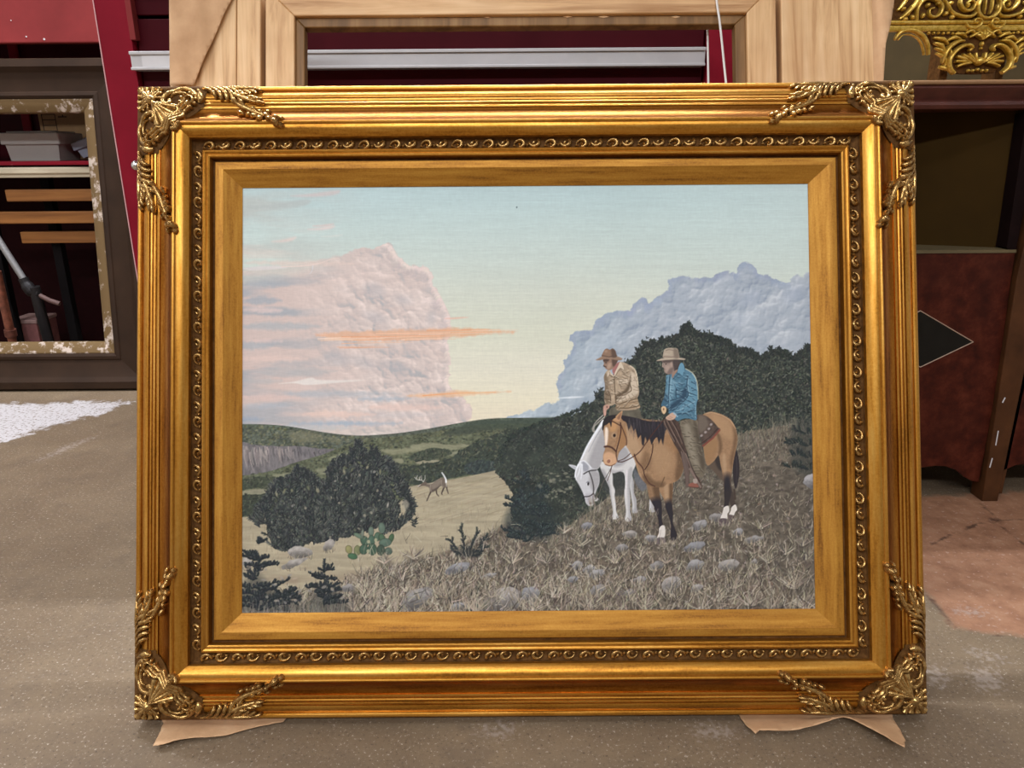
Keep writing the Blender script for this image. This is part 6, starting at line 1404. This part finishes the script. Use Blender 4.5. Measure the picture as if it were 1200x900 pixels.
def right_cabinet():
    r = empty('maroon_cabinet', (0, KY, 0)); tag(r, 'dark maroon cabinet with an open olive-lined compartment and tapered legs', 'cabinet')
    X0, X1, D = at(1018, 92, KY)[0], 1.75, .36
    z = lambda py, px=1120, Y=KY: at(px, py, Y)[2]
    zt, zm, zb = z(97), z(99.5), z(129)
    box('top_board', X0-.01, X1, -.012, D, zm, zt+.004, m_topedge, r, .003)
    # fascia: ogee moulding below the top
    h = zm-zb; P = [(D, zm), (-.006, zm), (-.008, zm-h*.12), (-.004, zm-h*.3), (.004, zm-h*.52), (.005, zm-h*.6), (-.002, zm-h*.66), (-.006, zm-h*.8), (-.003, zm-h*.95), (.004, zb), (D, zb)]
    prism('ogee_moulding', P, X0, X1, m_maroon2, r, 0, 'x')
    zs = z(293); xs = at(1190, 296, KY)[0]; zl = z(545)
    # olive lining: slanted back board, ceiling and floor shelf
    xa, xb = X0, at(1172, 289, KY+.02)[0]; ya, yb = .17, .035
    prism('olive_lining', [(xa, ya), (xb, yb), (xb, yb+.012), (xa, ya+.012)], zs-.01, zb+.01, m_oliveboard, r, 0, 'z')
    prism('compartment_shelf', [(X0, -.002), (xs, -.002), (xs, yb), (xb, yb+.02), (X0, ya+.02)], zs-.006, zs, m_shelf, r, 0, 'z')
    # dark cheek beside the compartment
    v = [at(1195.5, 133, KY+.02), at(1172.5, 289, KY+.02), at(1190, 297, KY), at(1224, 133, KY)]; 
    cheek = [(q[0], q[2]) for q in v]
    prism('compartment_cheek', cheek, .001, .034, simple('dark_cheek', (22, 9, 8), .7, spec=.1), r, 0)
    # front panel with scalloped lower edge
    low = [(1190, 296), (1185, 327), (1176, 395), (1163, 480), (1153, 535), (1147, 565), (1139, 564), (1130, 559), (1120, 551), (1108, 546.5), (1095, 546), (1082, 548), (1060, 550), (1036, 550)]
    pan = [(X0, zs-.0065)]+[(at(px, py, KY)[0], at(px, py, KY)[2]) for px, py in low[::-1]]
    pan = [(X0, pan[1][1])]+pan[1:]; pan = pan+[(X0, zs-.0065)]
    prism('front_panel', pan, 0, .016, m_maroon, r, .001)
    ez = simple('panel_edge', (120, 86, 64), .5)
    # diamond inlay with a thin pale stringing
    dm = [at(1016, 398, KY), at(1078, 364, KY), at(1140, 400.5, KY), at(1078, 430, KY)]; q = [(p[0], p[2]) for p in dm]
    di = prism('diamond_inlay', q, -.0012, .002, simple('black_inlay', (24, 22, 18), .4, .1, spec=.2), r, 0); ed = simple('pale_stringing', (168, 140, 118), .5)
    for i in range(4):
        a, b = q[i], q[(i+1) % 4]; tube('stringing', [(a[0], -.0015, a[1]), (b[0], -.0015, b[1])], .0011, ed, di, 6)
    # tapered corner post and its foot, then the next bay
    foot = on_floor(1157, 584); zf = .0
    fx0, fx1 = at(1146.5, 585, KY)[0], at(1165.5, 583, KY)[0]
    px0, px1 = at(1185.5, 327, KY)[0]+.002, at(1218, 327, KY)[0]; zz = at(1200, 327, KY)[2]
    def post(name, pts, y0, y1, mat): return prism(name, pts, y0, y1, mat, r, .0015)
    k = (zb-zz)/(zz); ex0, ex1 = px0+(px0-fx0)*k*.9, px1+(px1-fx1)*k*.9
    m_post = simple('worn_brown_post', (74, 44, 22), .55, .2, 12, spec=.2)
    p_ = post('leg_post', [(fx0, 0), (fx1, 0), (px1, zz), (ex1, zb), (ex0+.02, zb), (px0, zz)], -.012, .03, m_post)
    for (pa, ya, yb_) in [(1178, 466, 472), (1170, 505, 522), (1163, 537, 548)]:
        a, b = at(pa, ya, KY-.013), at(pa-3, yb_, KY-.013); tube('bare_scratch', [(a[0], -.0125, a[2]), (b[0], -.0125, b[2])], .0012, m_label, p_, 5)
    post('leg_return', [(fx1, .01), (fx1+.018, .01), (px1+.02, zz), (px1, zz)], .004, .05, m_post)
    low2 = [(1168, 556), (1178, 552), (1192, 546), (1215, 545), (1300, 545)]
    pan2 = [(at(px, py, KY)[0], at(px, py, KY)[2]) for px, py in low2]
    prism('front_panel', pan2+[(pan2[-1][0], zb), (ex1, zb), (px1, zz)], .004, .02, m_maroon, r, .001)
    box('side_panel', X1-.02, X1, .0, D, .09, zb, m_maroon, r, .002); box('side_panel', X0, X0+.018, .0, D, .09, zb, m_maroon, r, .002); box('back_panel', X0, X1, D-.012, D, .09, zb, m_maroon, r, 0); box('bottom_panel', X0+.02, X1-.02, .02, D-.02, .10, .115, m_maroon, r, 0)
    for (x, y) in [(X0, 0), (X0, D-.03), (X1-.03, 0), (X1-.03, D-.03)]: box('leg', x, x+.03, y, y+.03, 0, .12, m_post, r, .001)
    return zt+.004
TOPZ = right_cabinet()

def gilt_carving():
    Y = KY+.10; s0 = at(1143, 88, Y); r = empty('gilt_carved_frame', (s0[0], Y, TOPZ)); tag(r, 'bright gilt carved openwork frame with a scrolled cartouche, standing on the maroon cabinet', 'frame')
    mm = (at(1144, 60, Y)[0]-at(1143, 60, Y)[0])*1000          # millimetres per photograph pixel here
    zscale = (at(1143, 40, Y)[2]-at(1143, 60, Y)[2])/20*1000
    B0 = lambda x, y: 0.
    def xy(px, py): return ((px-1143)*mm, (at(1143, py, Y)[2]-TOPZ)*1000)
    def put(name, g): mobj(name, g[0], g[1], m_carved, r, 60)
    def R(name, pts, w, h, z0=0., n=4, both=True):
        p = [xy(*q) for q in pts]; w = [q*mm for q in w]; h = [q*mm for q in h]
        put(name, ridge_geo(p, w, h, B0, n, 7, 4, z0*mm))
        if both: put(name, ridge_geo([(-a, b) for a, b in p], w, h, B0, n, 7, 4, z0*mm))
    def D(name, px, py, rx, ry, h, rot=0., z0=0., both=True):
        x, y = xy(px, py); put(name, dome_geo(x, y, rx*mm, ry*mm, h*mm, B0, rot, z0*mm))
        if both and abs(px-1143) > .6: put(name, dome_geo(-x, y, rx*mm, ry*mm, h*mm, B0, -rot, z0*mm))
    # backing so that the carving is solid wood, and the stand behind it
    def plate(name, pts):
        p = [(a*.001, b*.001) for a, b in (xy(*q) for q in pts)]; p = p+[(-a, b) for a, b in p[::-1]]
        prism(name, p, .002, .014, m_patina, r, .001)
    plate('crest_ground', [(1143, 86.8), (1122, 86), (1112, 74), (1106, 66), (1098, 60), (1086, 48), (1082, 38), (1070, 33), (1045, 35), (1030, 35), (1030, -8), (1143, -8)])
    rb = [xy(1030, 26), xy(1256, 26)]
    put('moulded_rail', ridge_geo([rb[0], (0, rb[0][1]), rb[1]], [5*mm]*3, [4*mm]*3, B0, 2, 8, 4)); put('moulded_rail', ridge_geo([(a, b-6*mm) for a, b in (rb[0], (0, rb[0][1]), rb[1])], [7*mm]*3, [1.6*mm]*3, B0, 2, 6, 4))
    # arches either side
    R('arch', [(1042, 46), (1046, 38.5), (1054, 35), (1064, 36), (1074, 42), (1081, 52), (1084, 64)], [2.6, 4, 4.6, 4.6, 4.6, 4.4, 3], [2, 4, 4.6, 4.6, 4.6, 4, 3]); R('arch', [(1046, 46), (1050, 41), (1058, 40), (1068, 44), (1075, 53), (1079, 64)], [1.6]*5, [2]*5)
    # scroll ends in the middle of the rail
    R('scroll', [(1120, 26), (1124, 32), (1131, 33.4), (1137, 29), (1136, 23.4), (1131, 22.6), (1129, 26), (1132, 28)], [2, 3, 3.4, 3.4, 3, 2.6, 2.2, 1.4], [2.4, 4, 5, 5, 5, 4, 4, 2], 2)
    # bead row
    for k in range(9): D('bead', 1080+5.6*k, 38.6+.15*k*(k % 2), 1.7, 1.7, 3, z0=1)
    # acanthus either side of the cartouche
    for pts, w in [([(1088, 50), (1096, 53), (1101, 60)], [2, 5, 2]), ([(1086, 44), (1097, 46), (1104, 52)], [2, 5, 2]), ([(1092, 62), (1100, 66), (1104, 74), (1102, 80)], [2, 4, 4.4, 2]), ([(1098, 78), (1104, 80), (1108, 82)], [3, 4, 2]), ([(1102, 48), (1110, 44), (1118, 46)], [2, 5, 2]), ([(1110, 40), (1118, 40), (1124, 44)], [2, 4.4, 2]),
                   ([(1122, 40), (1128, 36), (1134, 40)], [2, 4, 2]), ([(1106, 56), (1108, 62), (1106, 70)], [2, 4, 2]), ([(1128, 44), (1134, 40), (1140, 36)], [2, 4, 2]), ([(1090, 56), (1098, 60), (1101, 68)], [1.6, 4, 1.6])]:
        R('acanthus_leaf', pts, w, [2, 5.4, 3], 1)
    # cartouche: two C-scrolls, shell inside, feet
    R('cartouche_scroll', [(1128, 60), (1131, 56.6), (1127, 53.4), (1119, 55), (1111, 62), (1107, 71), (1109, 80), (1115, 86)], [3, 3.6, 4, 4.6, 5, 5, 5, 4.4], [4, 6, 6.4, 6.4, 6, 6, 6, 5], 3)
    R('cartouche_scroll', [(1122, 48), (1114, 49), (1105, 56), (1101, 65), (1100, 74)], [2, 4.6, 5, 4.6, 2], [3, 6, 6, 6, 3], 2)
    for (x, y) in [(1116, 66), (1115, 72), (1118, 78)]: R('shell_rib', [(1134, 74), ((1134+x)/2, (74+y)/2-1), (x, y)], [2, 3.6, 3], [3, 4.6, 3], 2)
    for (x, y) in [(1122, 64), (1129, 63), (1137, 62.4)]: R('shell_rib', [(1139, 74), ((1139+x)/2, (74+y)/2), (x, y)], [2, 3.8, 3.2], [3, 5.4, 4], 2)
    D('shell_boss', 1143, 72, 6, 5, 6, z0=2, both=False)
    for k in range(3): D('bead', 1143-5.4*k, 83-(k == 0)*1.2, 2, 2, 3.6, z0=2)
    D('bead', 1143, 57, 1.7, 1.7, 3, z0=2); D('bead', 1143, 52, 2.2, 3, 4, z0=2); R('palmette', [(1143, 47), (1143, 41), (1143, 36)], [3, 5, 2], [3, 5, 3], 2, both=False)
    for a in (.5, 1.0): R('palmette', [(1143-1, 46), (1143-6*math.sin(a), 46-7*math.cos(a)), (1143-11*math.sin(a), 46-10*math.cos(a))], [2, 4, 2], [3, 5, 2], 2)
    # openwork scrolls above the rail
    R('scroll', [(1064, 24), (1062, 12), (1066, 2), (1074, -2), (1084, 1), (1090, 8), (1089, 16), (1083, 20), (1077, 17), (1077, 11), (1082, 9)], [3, 4, 4, 4, 4, 4, 3.8, 3.4, 3, 2.4, 1.6], [3, 5, 5.4, 5.4, 5, 5, 5, 4.4, 4, 3, 2], 1)
    R('scroll', [(1090, -4), (1096, 6), (1102, 14), (1110, 18), (1120, 20), (1128, 18), (1132, 10), (1130, 2)], [2, 3.6, 4, 4, 4, 3.6, 3, 2], [3, 5, 5, 5, 5, 5, 4, 3], 1)
    R('scroll', [(1112, -6), (1110, 4), (1116, 12), (1124, 12), (1127, 5), (1122, 1), (1118, 5)], [2, 3.6, 3.6, 3.4, 3, 2.4, 1.6], [3, 5, 5, 5, 4, 4, 2], 2)
    R('ring_scroll', [(1136, -4), (1131, 4), (1131, 13), (1136, 20), (1143, 22)], [2.4, 3.6, 4, 4, 3.4], [3, 5, 5, 5, 4], 3); 
    R('bar', [(1139, -4), (1139, 10), (1140, 17)], [2, 2.6, 1.6], [3, 4, 2], 2)
    for (x, y) in [(1070, 18), (1074, 6), (1096, 16), (1100, 4), (1104, 20), (1052, 16), (1056, 8), (1050, 22), (1058, 20), (1046, 10), (1120, 6), (1086, 4)]: D('carved_lobe', x, y, 3.2, 2.4, 4.4, x*.7, 1)
    R('acanthus_leaf', [(1044, 22), (1052, 14), (1060, 4), (1062, -4)], [2, 5, 5, 2], [3, 5, 5, 3], 1); R('acanthus_leaf', [(1040, 12), (1046, 4), (1050, -4)], [2, 4, 2], [3, 5, 3], 1)
    # two props behind carry it on the cabinet top
    for s in (-1, 1): box('rear_prop', s*.055-.008, s*.055+.008, .014, .06, 0, xy(1143, 20)[1]*.001, m_patina, r, .001)
    box('foot_block', -.03, .03, -.002, .03, 0, .004, m_patina, r, 0)
gilt_carving()
